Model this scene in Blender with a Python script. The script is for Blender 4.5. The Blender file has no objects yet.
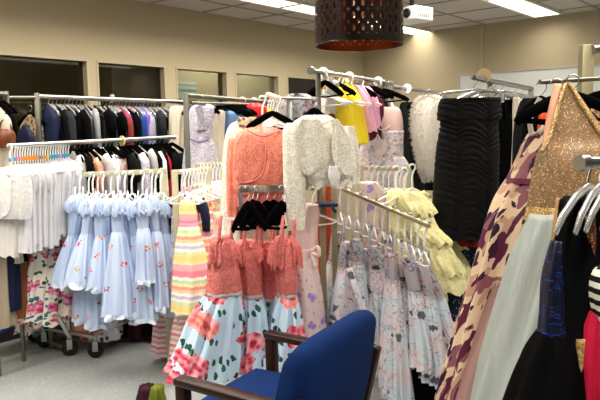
import bpy, bmesh, math, random
from mathutils import Vector, Matrix
PI = math.pi
S = bpy.context.scene
COL = S.collection
S.view_settings.view_transform = 'Standard'
try: S.view_settings.look = 'None'
except Exception: pass
S.view_settings.gamma = 1.0
S.view_settings.use_curve_mapping = False
S.view_settings.exposure = 0.0
try:
    S.cycles.use_denoising = True
    S.cycles.max_bounces = 6
    S.cycles.transparent_max_bounces = 12
    S.cycles.sample_clamp_indirect = 4.0
except Exception: pass

# ------------------------------------------------------------------ camera
F = 643.0; CH = 1.55
PITCH = math.radians(6.17); ROLL = math.radians(1.0)
cf = Vector((0, math.cos(PITCH), -math.sin(PITCH)))
cu0 = Vector((0, math.sin(PITCH), math.cos(PITCH))); cr0 = Vector((1, 0, 0))
cr = cr0*math.cos(ROLL) - cu0*math.sin(ROLL)
cu = cu0*math.cos(ROLL) + cr0*math.sin(ROLL)
CAMP = Vector((0, 0, CH))
cam = bpy.data.cameras.new('camera'); camo = bpy.data.objects.new('camera', cam); COL.objects.link(camo)
cam.sensor_width = 36; cam.lens = F/600*36; cam.clip_start = .05
camo.matrix_world = Matrix(((cr.x, cu.x, -cf.x, 0), (cr.y, cu.y, -cf.y, 0), (cr.z, cu.z, -cf.z, CH), (0, 0, 0, 1)))
S.camera = camo
def ray(px, py): return cf*F + cr*(px-300) + cu*(200-py)
def W(px, py, d):
    r = ray(px, py); return CAMP + r*(d/r.y)
def on_z(px, py, z):
    r = ray(px, py); return CAMP + r*((z-CH)/r.z)

# ------------------------------------------------------------------ materials
def hx(s):
    s = s.lstrip('#'); v = [int(s[i:i+2], 16)/255 for i in (0, 2, 4)]
    return tuple((c/12.92 if c <= .04045 else ((c+.055)/1.055)**2.4) for c in v)+(1.0,)
class NB:
    def __init__(s, name):
        s.m = bpy.data.materials.new(name); s.m.use_nodes = True
        s.t = s.m.node_tree; s.b = s.t.nodes['Principled BSDF']; s.out = s.t.nodes['Material Output']
    def n(s, typ, **kw):
        nd = s.t.nodes.new(typ)
        for k, v in kw.items():
            if k.startswith('_'): setattr(nd, k[1:], v)
        return nd
    def set(s, sock, v):
        if v is None: return
        if isinstance(v, bpy.types.NodeSocket): s.t.links.new(v, sock)
        else:
            if hasattr(sock.default_value, '__len__') and not hasattr(v, '__len__'): v = (v,)*len(sock.default_value)
            if hasattr(sock.default_value, '__len__') and len(v) > len(sock.default_value): v = v[:len(sock.default_value)]
            sock.default_value = v
    def math(s, op, a, b=None, c=None, clamp=False):
        nd = s.t.nodes.new('ShaderNodeMath'); nd.operation = op; nd.use_clamp = clamp
        s.set(nd.inputs[0], a); s.set(nd.inputs[1], b)
        if c is not None: s.set(nd.inputs[2], c)
        return nd.outputs[0]
    def mix(s, fac, a, b):
        nd = s.t.nodes.new('ShaderNodeMix'); nd.data_type = 'RGBA'
        s.set(nd.inputs[0], fac); s.set(nd.inputs[6], a); s.set(nd.inputs[7], b); return nd.outputs[2]
    def coord(s, scale=1.0, rnd=True, flat=True):
        tc = s.t.nodes.new('ShaderNodeTexCoord'); v = tc.outputs['Object']
        sep = s.t.nodes.new('ShaderNodeSeparateXYZ'); s.t.links.new(v, sep.inputs[0])
        cb = s.t.nodes.new('ShaderNodeCombineXYZ')
        if rnd:
            oi = s.t.nodes.new('ShaderNodeObjectInfo'); r = oi.outputs['Random']
            x = s.math('ADD', sep.outputs[0], s.math('MULTIPLY', r, 7.3)); z = s.math('ADD', sep.outputs[2], s.math('MULTIPLY', r, 3.1))
        else: x, z = sep.outputs[0], sep.outputs[2]
        y = sep.outputs[1]
        if flat: s.set(cb.inputs[0], x); s.set(cb.inputs[1], z); s.set(cb.inputs[2], y)
        else: s.set(cb.inputs[0], x); s.set(cb.inputs[1], y); s.set(cb.inputs[2], z)
        vm = s.t.nodes.new('ShaderNodeVectorMath'); vm.operation = 'MULTIPLY'; s.t.links.new(cb.outputs[0], vm.inputs[0])
        vm.inputs[1].default_value = scale if hasattr(scale, '__len__') else (scale,)*3
        return vm.outputs[0], sep
    def noise(s, vec, scale, detail=3, rough=.6):
        nd = s.t.nodes.new('ShaderNodeTexNoise'); s.set(nd.inputs['Vector'], vec); nd.inputs['Scale'].default_value = scale
        nd.inputs['Detail'].default_value = detail; nd.inputs['Roughness'].default_value = rough; return nd.outputs
    def vor(s, vec, scale, dim='2D', feature='F1', rnd=1.0):
        nd = s.t.nodes.new('ShaderNodeTexVoronoi'); nd.voronoi_dimensions = dim; nd.feature = feature
        s.set(nd.inputs['Vector'], vec); nd.inputs['Scale'].default_value = scale; nd.inputs['Randomness'].default_value = rnd; return nd.outputs
    def bump(s, h, strength=.3, dist=.01):
        nd = s.t.nodes.new('ShaderNodeBump'); nd.inputs['Strength'].default_value = strength; nd.inputs['Distance'].default_value = dist
        s.set(nd.inputs['Height'], h); s.t.links.new(nd.outputs[0], s.b.inputs['Normal'])
    def ramp(s, fac, stops, interp='LINEAR'):
        nd = s.t.nodes.new('ShaderNodeValToRGB'); nd.color_ramp.interpolation = interp; e = nd.color_ramp.elements
        while len(e) > 1: e.remove(e[-1])
        e[0].position = stops[0][0]; e[0].color = stops[0][1]
        for p, c in stops[1:]:
            q = e.new(p); q.color = c
        s.set(nd.inputs[0], fac); return nd.outputs[0]
    def fin(s, col=None, rough=None, metal=None, sheen=None, spec=None, **kw):
        s.set(s.b.inputs['Base Color'], col); s.set(s.b.inputs['Roughness'], rough); s.set(s.b.inputs['Metallic'], metal)
        s.set(s.b.inputs['Specular IOR Level'], spec)
        if sheen: s.b.inputs['Sheen Weight'].default_value = sheen
        for k, v in kw.items(): s.set(s.b.inputs[k], v)
        return s.m
def plain(name, col, rough=.5, metal=0.0, spec=.4, noise=0, **kw):
    b = NB(name); c = hx(col)
    if noise:
        v, _ = b.coord(1, rnd=False); nz = b.noise(v, noise)[0]
        c2 = tuple(x*.82 for x in c[:3])+(1,)
        return b.fin(b.mix(nz, c, c2), rough, metal, spec=spec, **kw)
    return b.fin(c, rough, metal, spec=spec, **kw)
def cloth(name, col, rough=.85, col2=None, sc=90, spec=.2, fold=.25, **kw):
    """woven fabric with fine weave and soft creases"""
    b = NB(name); c = hx(col); v, _ = b.coord(1)
    n1 = b.noise(v, sc, 2)[0]; n2 = b.noise(v, 9, 3)[0]
    base = b.mix(b.math('MULTIPLY', n1, .5), c, hx(col2) if col2 else tuple(x*.7 for x in c[:3])+(1,))
    b.bump(b.math('ADD', b.math('MULTIPLY', n2, 1.5), b.math('MULTIPLY', n1, .15)), fold, .02)
    return b.fin(base, rough, spec=spec, **kw)
def lace(name, col, dark, scale=70, amount=.28, sheen=0):
    """openwork lace: small holes between raised motifs"""
    b = NB(name); v, _ = b.coord(1)
    p = b.vor(v, scale*1.9); big = b.vor(v, scale*.35); nz = b.noise(v, scale*.5, 2)[0]
    hole = b.math('MULTIPLY', b.math('LESS_THAN', p['Distance'], .33), b.math('GREATER_THAN', nz, .44))
    rim = b.math('LESS_THAN', b.math('ABSOLUTE', b.math('SUBTRACT', big['Distance'], .42)), .06)
    k = b.math('MAXIMUM', b.math('MULTIPLY', hole, .75), b.math('MULTIPLY', rim, .35))
    b.bump(b.math('SUBTRACT', b.math('MULTIPLY', big['Distance'], .5), b.math('MULTIPLY', k, .8)), .7, .006)
    return b.fin(b.mix(k, hx(col), hx(dark)), .85, spec=.2)
def floral(name, base, petals, leaf, scale=9, dens=.7, size=.42, leafsize=.3, base2=None, small=None, rough=.7, stretch=1.0, centre=None):
    """printed flowers with leaves on a plain ground"""
    b = NB(name); v, _ = b.coord((1, stretch, 1))
    nz = b.noise(v, scale*2.2, 3)
    ds = b.t.nodes.new('ShaderNodeVectorMath'); ds.operation = 'MULTIPLY_ADD'
    b.set(ds.inputs[0], nz[1]); ds.inputs[1].default_value = (.30/scale,)*3; b.set(ds.inputs[2], v); vv = ds.outputs[0]
    col = hx(base)
    if base2: col = b.mix(b.math('GREATER_THAN', b.noise(v, scale*.8, 2)[0], .52), col, hx(base2))
    wob = b.math('MULTIPLY', b.math('SUBTRACT', nz[0], .5), .25)
    sc2 = b.t.nodes.new('ShaderNodeVectorMath'); sc2.operation = 'MULTIPLY'; b.set(sc2.inputs[0], vv); sc2.inputs[1].default_value = (1.0, .62, 1)
    l = b.vor(sc2.outputs[0], scale*3.0)
    lsep = b.t.nodes.new('ShaderNodeSeparateColor'); b.set(lsep.inputs[0], l['Color'])
    lm = b.math('MULTIPLY', b.math('LESS_THAN', l['Distance'], leafsize), b.math('LESS_THAN', lsep.outputs[0], .62))
    col = b.mix(lm, col, b.mix(lsep.outputs[1], hx(leaf), tuple(min(1, x*2.2) for x in hx(leaf)[:3])+(1,)))
    if small:
        q = b.vor(vv, scale*2.9); qs = b.t.nodes.new('ShaderNodeSeparateColor'); b.set(qs.inputs[0], q['Color'])
        col = b.mix(b.math('MULTIPLY', b.math('LESS_THAN', q['Distance'], .26), b.math('LESS_THAN', qs.outputs[2], .45)), col, hx(small))
    p = b.vor(vv, scale); ps = b.t.nodes.new('ShaderNodeSeparateColor'); b.set(ps.inputs[0], p['Color'])
    dist = b.math('ADD', p['Distance'], wob)
    fm = b.math('MULTIPLY', b.math('LESS_THAN', dist, size), b.math('LESS_THAN', ps.outputs[0], dens))
    pe = b.vor(vv, scale*3.6); pd = b.math('MULTIPLY', b.math('SUBTRACT', pe['Distance'], .12), 1.9, clamp=True)
    dist = b.math('ADD', dist, b.math('MULTIPLY', b.math('SUBTRACT', pe['Distance'], .35), .16))
    fm = b.math('MULTIPLY', b.math('LESS_THAN', dist, size), b.math('LESS_THAN', ps.outputs[0], dens))
    pc = b.mix(pd, hx(petals[0]), hx(petals[1]))
    if len(petals) > 2: pc = b.mix(b.math('GREATER_THAN', ps.outputs[1], .9), pc, b.mix(pd, hx(petals[2]), hx(petals[1])))
    pc = b.mix(b.math('MULTIPLY', b.math('LESS_THAN', dist, size*.32), .7), pc, hx(centre or petals[0]))
    b.bump(b.noise(v, 9, 3)[0], .3, .02)
    return b.fin(b.mix(fm, col, pc), rough, spec=.25)
def sketch(name, base, base2, line, leaf, scale=9, lw=.028):
    """watercolour ground with thin drawn branches and small leaves"""
    b = NB(name); v, _ = b.coord(1); n1 = b.noise(v, scale*.9, 2); n2 = b.noise(v, scale*1.7, 3)
    col = b.mix(b.ramp(n1[0], [(.40, (0, 0, 0, 1)), (.62, (1, 1, 1, 1))]), hx(base), hx(base2))
    ln = b.math('LESS_THAN', b.math('ABSOLUTE', b.math('SUBTRACT', n2[0], .5)), lw)
    ln = b.math('MULTIPLY', ln, b.math('GREATER_THAN', b.noise(v, scale*.6, 2)[0], .47))
    col = b.mix(b.math('MULTIPLY', ln, .75), col, hx(line))
    st = b.t.nodes.new('ShaderNodeVectorMath'); st.operation = 'MULTIPLY_ADD'; b.set(st.inputs[0], n2[1]); st.inputs[1].default_value = (.5/scale,)*3; b.set(st.inputs[2], v)
    q = b.vor(st.outputs[0], scale*1.6); qs = b.t.nodes.new('ShaderNodeSeparateColor'); b.set(qs.inputs[0], q['Color'])
    m = b.math('MULTIPLY', b.math('LESS_THAN', q['Distance'], .27), b.math('LESS_THAN', qs.outputs[0], .22))
    col = b.mix(m, col, hx(leaf)); b.bump(b.noise(v, 9, 3)[0], .3, .02)
    return b.fin(col, .7, spec=.25)
def patches(name, base, cols, scale=9, stretch=.5, thr=.56):
    """angular leaf patches of several colours on a satin ground"""
    b = NB(name); v, _ = b.coord(1); vr = b.t.nodes.new('ShaderNodeVectorRotate'); vr.rotation_type = 'Z_AXIS'; b.set(vr.inputs['Vector'], v); vr.inputs['Angle'].default_value = .6
    vm = b.t.nodes.new('ShaderNodeVectorMath'); vm.operation = 'MULTIPLY'; b.set(vm.inputs[0], vr.outputs[0]); vm.inputs[1].default_value = (1, stretch, 1); v = vm.outputs[0]; n0 = b.noise(v, scale*.9, 2)
    st = b.t.nodes.new('ShaderNodeVectorMath'); st.operation = 'MULTIPLY_ADD'; b.set(st.inputs[0], n0[1]); st.inputs[1].default_value = (.7/scale,)*3; b.set(st.inputs[2], v)
    col = b.mix(b.math('GREATER_THAN', n0[0], .52), hx(base[0]), hx(base[1]))
    for i, c in enumerate(cols):
        ad = b.t.nodes.new('ShaderNodeVectorMath'); ad.operation = 'ADD'; b.set(ad.inputs[0], st.outputs[0]); ad.inputs[1].default_value = (3.1*i+.7, 1.7*i, 5.3*i)
        n = b.noise(ad.outputs[0], scale*(1.0+.18*i), 1.5, .45)[0]
        col = b.mix(b.math('GREATER_THAN', n, thr+.012*i), col, hx(c))
    b.bump(b.noise(v, 9, 3)[0], .3, .02)
    return b.fin(col, .6, spec=.3)
def stripes(name, cols, period=.2, rough=.8):
    b = NB(name); v, sep = b.coord(1)
    f = b.math('FRACT', b.math('ADD', b.math('MULTIPLY', sep.outputs[2], 1/period), b.math('MULTIPLY', b.noise(v, 60, 2)[0], .035)))
    k = len(cols); st = [(i/k, hx(c)) for i, c in enumerate(cols)]
    b.bump(b.noise(v, 9, 3)[0], .3, .02)
    return b.fin(b.ramp(f, st, 'CONSTANT'), rough, spec=.2)
def sequin(name, col, bright, scale=180, dens=.22, rough=.35, ground=.0, metal=.5):
    """beads and sequins scattered over cloth"""
    b = NB(name); v, _ = b.coord(1); p = b.vor(v, scale)
    ps = b.t.nodes.new('ShaderNodeSeparateColor'); b.set(ps.inputs[0], p['Color'])
    m = b.math('MULTIPLY', b.math('LESS_THAN', p['Distance'], .42), b.math('LESS_THAN', ps.outputs[0], dens))
    m2 = b.math('MULTIPLY', b.math('LESS_THAN', p['Distance'], .5), b.math('GREATER_THAN', ps.outputs[1], .55))
    c = b.mix(b.math('MULTIPLY', m2, .75), hx(col), tuple(x*.35 for x in hx(col)[:3])+(1,))
    b.bump(ps.outputs[2], .6, .004)
    return b.fin(b.mix(m, c, hx(bright)), rough, b.math('MULTIPLY', m, metal), spec=.5)
def sheer(name, col, alpha=.6, rough=.6):
    """fine net: partly see-through"""
    b = NB(name); v, sep = b.coord((60, 3, 20))
    a = b.math('ADD', alpha-.12, b.math('MULTIPLY', b.noise(v, 1, 3)[0], .25))
    b.bump(b.noise(v, 1, 2)[0], .25, .01)
    return b.fin(hx(col), rough, spec=.25, Alpha=a)
def swag(name, col, rough=.45):
    b = NB(name); v, _ = b.coord((9, 55, 5)); b.bump(b.noise(v, 1, 2)[0], .5, .01)
    return b.fin(hx(col), rough, spec=.15)

# ------------------------------------------------------------------ mesh helpers
def raw(name, vs, fs, mat, parent=None, smooth=True, loc=None, rz=0, edges=()):
    me = bpy.data.meshes.new(name); me.from_pydata([tuple(v) for v in vs], list(edges), fs); me.materials.append(mat)
    if smooth:
        for p in me.polygons: p.use_smooth = True
    me.update()
    o = bpy.data.objects.new(name, me); COL.objects.link(o)
    if parent: o.parent = parent
    if loc is not None: o.location = loc; o.rotation_euler = (0, 0, rz)
    return o
def tag(o, label=None, cat=None, group=None, kind=None):
    if label: o['label'] = label
    if cat: o['category'] = cat
    if group: o['group'] = group
    if kind: o['kind'] = kind
    return o
def empty(name, loc, rz=0):
    o = bpy.data.objects.new(name, None); COL.objects.link(o); o.location = loc; o.rotation_euler = (0, 0, rz); o.empty_display_size = .05
    return o
class M:
    """collects shapes into one mesh"""
    def __init__(s): s.v = []; s.f = []
    def add(s, vs, fs):
        k = len(s.v); s.v += [Vector(v) for v in vs]; s.f += [tuple(i+k for i in f) for f in fs]; return s
    def box(s, c, h, rot=None, bev=0):
        c = Vector(c); bm = bmesh.new(); bmesh.ops.create_cube(bm, size=2)
        for v in bm.verts: v.co = Vector((v.co.x*h[0], v.co.y*h[1], v.co.z*h[2]))
        if bev: bmesh.ops.bevel(bm, geom=bm.edges[:], offset=bev, segments=2, affect='EDGES', profile=.5)
        bm.verts.index_update()
        vs = [(rot @ v.co if rot else v.co)+c for v in bm.verts]; fs = [tuple(v.index for v in f.verts) for f in bm.faces]; bm.free()
        return s.add(vs, fs)
    def beam(s, a, b, w, t, bev=.002):
        """rectangular bar from a to b; w across (horizontal), t the other way"""
        a = Vector(a); b = Vector(b); z = (b-a).normalized(); up = Vector((0, 0, 1)) if abs(z.z) < .9 else Vector((0, 1, 0))
        x = z.cross(up).normalized(); y = x.cross(z).normalized()
        R = Matrix((x, y, z)).transposed()
        return s.box((a+b)/2, (w/2, t/2, (b-a).length/2), R, bev)
    def tube(s, pts, r, n=8, flat=1.0, cap=True, up=None):
        pts = [Vector(p) for p in pts]; m = len(pts); rs = r if hasattr(r, '__len__') else [r]*m
        up = Vector(up) if up else Vector((.13, 1, .07)); k = len(s.v)
        for i, p in enumerate(pts):
            t = (pts[min(i+1, m-1)]-pts[max(i-1, 0)]).normalized()
            x = t.cross(up)
            x = x.normalized() if x.length > 1e-4 else t.orthogonal().normalized()
            y = x.cross(t).normalized()
            for j in range(n):
                a = 2*PI*j/n; s.v.append(p + x*(rs[i]*math.cos(a)) + y*(rs[i]*flat*math.sin(a)))
        for i in range(m-1):
            for j in range(n):
                a = k+i*n+j; b = k+i*n+(j+1) % n; s.f.append((a, b, b+n, a+n))
        if cap: s.f.append(tuple(k+j for j in range(n))[::-1]); s.f.append(tuple(k+(m-1)*n+j for j in range(n)))
        return s
    def lathe(s, c, prof, axis=(0, 0, 1), n=20, cap=True):
        z = Vector(axis).normalized(); x = z.orthogonal().normalized(); y = z.cross(x); c = Vector(c); k = len(s.v)
        for r, h in prof:
            for j in range(n):
                a = 2*PI*j/n; s.v.append(c+z*h+(x*math.cos(a)+y*math.sin(a))*r)
        for i in range(len(prof)-1):
            for j in range(n):
                a = k+i*n+j; b = k+i*n+(j+1) % n; s.f.append((a, b, b+n, a+n))
        if cap: s.f.append(tuple(k+j for j in range(n))[::-1]); s.f.append(tuple(k+(len(prof)-1)*n+j for j in range(n)))
        return s
    def build(s, name, mat, parent=None, smooth=True, loc=None, rz=0):
        return raw(name, s.v, s.f, mat, parent, smooth, loc, rz)
def auto(o, ang=35):
    for p in o.data.polygons: p.use_smooth = True
    try: o.data.set_sharp_from_angle(angle=math.radians(ang))
    except Exception: pass
    return o
def cr_interp(rows, sub):
    out = []; m = len(rows)
    for i in range(m-1):
        p0 = rows[max(i-1, 0)]; p1 = rows[i]; p2 = rows[i+1]; p3 = rows[min(i+2, m-1)]
        for q in range(sub):
            t = q/sub; out.append(tuple(.5*((2*b)+(c-a)*t+(2*a-5*b+4*c-d)*t*t+(-a+3*b-3*c+d)*t*t*t) for a, b, c, d in zip(p0, p1, p2, p3)))
    out.append(tuple(rows[-1])); return out
def pleat(seed, npl):
    r = random.Random(seed); ks = [(max(2, int(npl*f)), a, r.uniform(0, 6.28), r.uniform(-1.2, 1.2)) for f, a in ((1, .55), (.62, .35), (1.57, .3), (.3, .25))]
    def p(th, v): return sum(a*math.cos(k*th+ph+dr*v) for k, a, ph, dr in ks)
    return p
class G:
    """a thing described by its outline at a distance: lofted closed volumes and cords in the thing's own frame"""
    def __init__(s, name, label, cat, hook, yaw=0, group=None):
        s.name = name; s.label = label; s.cat = cat; s.group = group; s.h = W(*hook); s.d = hook[2]; s.yaw = math.radians(yaw); s.parts = []
        s.hk = hook; s.Ri = Matrix.Rotation(-s.yaw, 3, 'Z')
    def L(s, x, y, dd=0): return s.Ri @ (W(x, y, s.d+dd)-s.h)
    def loft(s, part, rows, mat, hd=.05, amp=0., npl=9, seed=1, hem=0., dd=0., N=40, sub=5, cap=True, fn=None, label=None, sq=.75, tucked=None):
        rr = []
        for r in rows:
            rr.append((r[0], r[1], r[2], r[3] if len(r) > 3 and r[3] is not None else hd, r[4] if len(r) > 4 else amp, r[5] if len(r) > 5 else dd))
        rr = cr_interp(rr, sub); vs = []; fs = []; p = pleat(seed, npl); m = len(rr); cy = max(.35, math.cos(s.yaw))
        for i, (y, xl, xr, h, a, ddd) in enumerate(rr):
            A = s.L(xl, y, ddd); B = s.L(xr, y, ddd); c = (A+B)/2; hw = (W(xr, y, s.d+ddd)-W(xl, y, s.d+ddd)).length/2/cy; v = i/(m-1)
            h = min(h, hw*1.6)
            for j in range(N):
                th = 2*PI*j/N; co = math.cos(th); si = math.sin(th)
                q = a*p(th, v*3)
                x = math.copysign(abs(co)**sq, co)*hw + q*co; yy = math.copysign(abs(si)**.9, si)*h + q*si
                z = 0.
                if hem: z = hem*v*v*v*math.cos(th*max(3, npl*.6)+seed)
                P = c+Vector((x, yy, z))
                if fn: P = fn(P, th, v)
                vs.append(P)
        for i in range(m-1):
            for j in range(N):
                a0 = i*N+j; b0 = i*N+(j+1) % N; fs.append((a0, a0+N, b0+N, b0))
        if cap: fs.append(tuple(range(N)))
        s.parts.append((part, vs, fs, mat, label)); return s
    def cord(s, part, pts, r, mat, n=8, flat=1., label=None):
        if not hasattr(r, '__len__') and len(pts) > 2:
            pts = cr_interp([tuple(p)+((0,) if len(p) < 3 else ()) for p in pts], 5)
        m = M(); m.tube([s.L(*p) for p in pts], r, n, flat); s.parts.append((part, m.v, m.f, mat, label)); return s
    def mesh(s, part, m, mat, label=None): s.parts.append((part, m.v, m.f, mat, label)); return s
    def done(s):
        if len(s.parts) == 1:
            p = s.parts[0]; o = raw(s.name, p[1], p[2], p[3], None, True, s.h, s.yaw)
        else:
            o = empty(s.name, s.h, s.yaw)
            last = {}
            for p in s.parts:
                nm = p[0]; par = o
                if '>' in nm: q, nm = nm.split('>'); par = last[q]
                c = raw(nm, p[1], p[2], p[3], par); last[nm] = c
                if p[4]: c['label'] = p[4]
        tag(o, s.label, s.cat, s.group); return o
def dup(root, loc, yaw, label=None, sc=None, mats=None, group=None, lean=0):
    r = root.copy(); COL.objects.link(r); r.location = loc; r.rotation_euler = (0, lean, math.radians(yaw))
    if sc: r.scale = sc if hasattr(sc, '__len__') else (sc,)*3
    if label: r['label'] = label
    if group: r['group'] = group
    def rm(o):
        if mats and o.type == 'MESH' and o.material_slots:
            k = o.material_slots[0].material.name
            if k in mats:
                o.material_slots[0].link = 'OBJECT'; o.material_slots[0].material = mats[k]
    rm(r)
    for ch in list(root.children):
        c = ch.copy(); COL.objects.link(c); c.parent = r; rm(c)
        for g in list(ch.children):
            e = g.copy(); COL.objects.link(e); e.parent = c; rm(e)
    return r
ORD = ['leftmost', 'second from the left', 'third from the left', 'fourth from the left', 'fifth from the left', 'sixth from the left', 'seventh from the left', 'eighth from the left', 'ninth from the left', 'tenth from the left', 'eleventh from the left', 'twelfth from the left', 'thirteenth from the left', 'fourteenth from the left', 'fifteenth from the left', 'sixteenth from the left', 'seventeenth from the left', 'eighteenth from the left', 'nineteenth from the left', 'twentieth from the left', 'twenty-first from the left', 'twenty-second from the left', 'twenty-third from the left', 'twenty-fourth from the left', 'twenty-fifth from the left', 'twenty-sixth from the left', 'twenty-seventh from the left', 'twenty-eighth from the left', 'twenty-ninth from the left', 'thirtieth from the left', 'thirty-first from the left', 'thirty-second from the left', 'thirty-third from the left', 'thirty-fourth from the left', 'thirty-fifth from the left', 'thirty-sixth from the left']
# ------------------------------------------------------------------ shared materials
m_wall = cloth('wall_paint', '#b5a88c', .9, '#afa286', 30, .15, .03)
m_wall2 = m_wall
m_ceil = plain('ceiling_tile_board', '#c9c2ba', .95, noise=40, spec=.1)
m_grid = plain('ceiling_grid_metal', '#8f867c', .6)
m_trim = plain('window_trim_paint', '#b5aa8e', .6)
m_steel = plain('brushed_steel', '#b9b9b6', .28, 1.0, noise=20)
m_post = plain('grey_post_metal', '#7c7c72', .4, .8, noise=20)
m_brass = plain('champagne_metal', '#a69b7a', .4, .5, noise=15)
m_cream = plain('cream_painted_metal', '#c3bf9f', .45, .1, noise=12)
m_black = plain('black_plastic', '#0b0b0c', .5)
m_velvet = cloth('black_velvet', '#050506', .95, '#020202', 120, .03, .1)
m_whitep = plain('white_plastic', '#efefea', .4)
m_rubber = plain('black_rubber', '#0a0a0a', .7)
m_board = plain('whiteboard_surface', '#d3d6d4', .25)
m_alu = plain('aluminium_frame', '#b5b2a8', .5, .3)
def clearp():
    b = NB('clear_plastic'); return b.fin(hx('#dcdcdc'), .12, spec=.6, **{'Transmission Weight': .75, 'IOR': 1.45})
m_clear = clearp()
def glass_m():
    b = NB('window_glass'); t = b.n('ShaderNodeBsdfTransparent'); t.inputs[0].default_value = (.45, .45, .43, 1)
    g = b.n('ShaderNodeBsdfGlossy'); g.inputs['Roughness'].default_value = .03; g.inputs[0].default_value = (.9, .9, .9, 1)
    mx = b.n('ShaderNodeMixShader'); mx.inputs[0].default_value = .035
    b.t.links.new(t.outputs[0], mx.inputs[1]); b.t.links.new(g.outputs[0], mx.inputs[2]); b.t.links.new(mx.outputs[0], b.out.inputs[0]); return b.m
m_glass = glass_m()
def emit(name, col, st):
    b = NB(name); return b.fin(hx(col), .5, **{'Emission Color': hx(col), 'Emission Strength': st})
def floor_m():
    b = NB('vinyl_floor'); v, sep = b.coord(1, rnd=False, flat=False)
    n = b.noise(v, 150, 2)[0]; n2 = b.noise(v, 3, 4)[0]; sp = b.vor(v, 130, '3D'); q = b.t.nodes.new('ShaderNodeSeparateColor'); b.set(q.inputs[0], sp['Color'])
    c = b.mix(n2, hx('#8e9495'), hx('#a4aaaa')); c = b.mix(b.math('MULTIPLY', b.math('GREATER_THAN', n, .56), .28), c, hx('#84888a'))
    c = b.mix(b.math('MULTIPLY', b.math('LESS_THAN', q.outputs[0], .10), .3), c, hx('#cfd1cf'))
    return b.fin(c, b.math('ADD', .14, b.math('MULTIPLY', n2, .18)), spec=.5)
m_floor = floor_m()

# ------------------------------------------------------------------ room
ZC = 2.70
A40 = math.radians(40.0)
a = Vector((math.sin(A40), math.cos(A40), 0)); bdir = Vector((math.cos(A40), -math.sin(A40), 0))
pL = on_z(225, 15.7, ZC); pR = on_z(505, 21.5, ZC)
# corner: left wall through pL along a, right wall through pR along bdir
sL = pL.dot(bdir); sR = pR.dot(a)
C0 = a*sR + bdir*sL
RW = Matrix((a, bdir, Vector((0, 0, 1)))).transposed()        # local x = along left wall towards corner, y = into room
def RP(u, v, z): return C0 + a*u + bdir*v + Vector((0, 0, z))   # u<=0 inside room, v>=0 inside room
def wall_hit(px, py, off=0):                                    # ray with the left wall (or a plane off behind it)
    r = ray(px, py); k = (sL-off-CAMP.dot(bdir))/r.dot(bdir); P = CAMP+r*k; return (P-C0).dot(a), P.z
def rwall_hit(px, py):
    r = ray(px, py); k = (sR-CAMP.dot(a))/r.dot(a); P = CAMP+r*k; return (P-C0).dot(bdir), P.z
def slab(m, u0, u1, v0, v1, z0, z1, bev=0):
    m.box(RP((u0+u1)/2, (v0+v1)/2, (z0+z1)/2), (abs(u1-u0)/2, abs(v1-v0)/2, abs(z1-z0)/2), RW, bev)
UL = -9.5; VR = 8.5
m = M(); slab(m, UL, .1, -.1, VR, -.1, 0); f = m.build('floor', m_floor, smooth=False); tag(f, kind='structure')
m = M(); slab(m, UL, .1, -.1, VR, ZC, ZC+.08); tag(m.build('ceiling', m_ceil, smooth=False), kind='structure')
# ceiling grid
m = M()
for i in range(16):
    u = -.28-.61*i; slab(m, u-.012, u+.012, 0, VR, ZC-.006, ZC+.002)
v = .42
while v < VR:
    slab(m, UL, 0, v-.012, v+.012, ZC-.006, ZC+.002); v += 1.22
tag(m.build('trim_1', m_grid, smooth=False), kind='structure')
# windows
edges = [(-30, 88), (97, 165), (176, 227), (235, 278.5), (287, 330)]
ztop = sum(wall_hit(x, 52.5+.0836*x)[1] for x in (20, 130, 250))/3
zbot = .95
us = [(wall_hit(x0, 70)[0], wall_hit(x1, 72)[0]) for x0, x1 in edges]
m = M()
slab(m, UL, .1, -.12, 0, ztop, ZC); slab(m, UL, .1, -.12, 0, 0, zbot)
prev = UL
for u0, u1 in us: slab(m, prev, u0, -.12, 0, zbot, ztop); prev = u1
slab(m, prev, .1, -.12, 0, zbot, ztop)
tag(m.build('wall_left', m_wall, smooth=False), kind='structure')
for i, (u0, u1) in enumerate(us):
    w = empty('window_%d' % (i+1), RP((u0+u1)/2, -.06, zbot)); tag(w, kind='structure')
    def child(mm, nm, mat):
        for q in range(len(mm.v)): mm.v[q] = mm.v[q]-w.location
        return mm.build(nm, mat, w, smooth=False)
    k = M(); t = .012
    slab(k, u0-.004, u0+t, -.125, .006, zbot, ztop); slab(k, u1-t, u1+.004, -.125, .006, zbot, ztop)
    slab(k, u0-.004, u1+.004, -.125, .006, ztop-t, ztop+.004); slab(k, u0-.01, u1+.01, -.125, .015, zbot-.01, zbot+t)
    child(k, 'window_frame', m_trim)
    k = M(); slab(k, u0+t, u1-t, -.065, -.057, zbot+t, ztop-t); child(k, 'glass_pane', m_glass)
m = M(); slab(m, -1.6, UL, 0, .014, 0, .1)
tag(m.build('baseboard_left', plain('rubber_base', '#2b2a28', .6), smooth=False), kind='structure')
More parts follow.
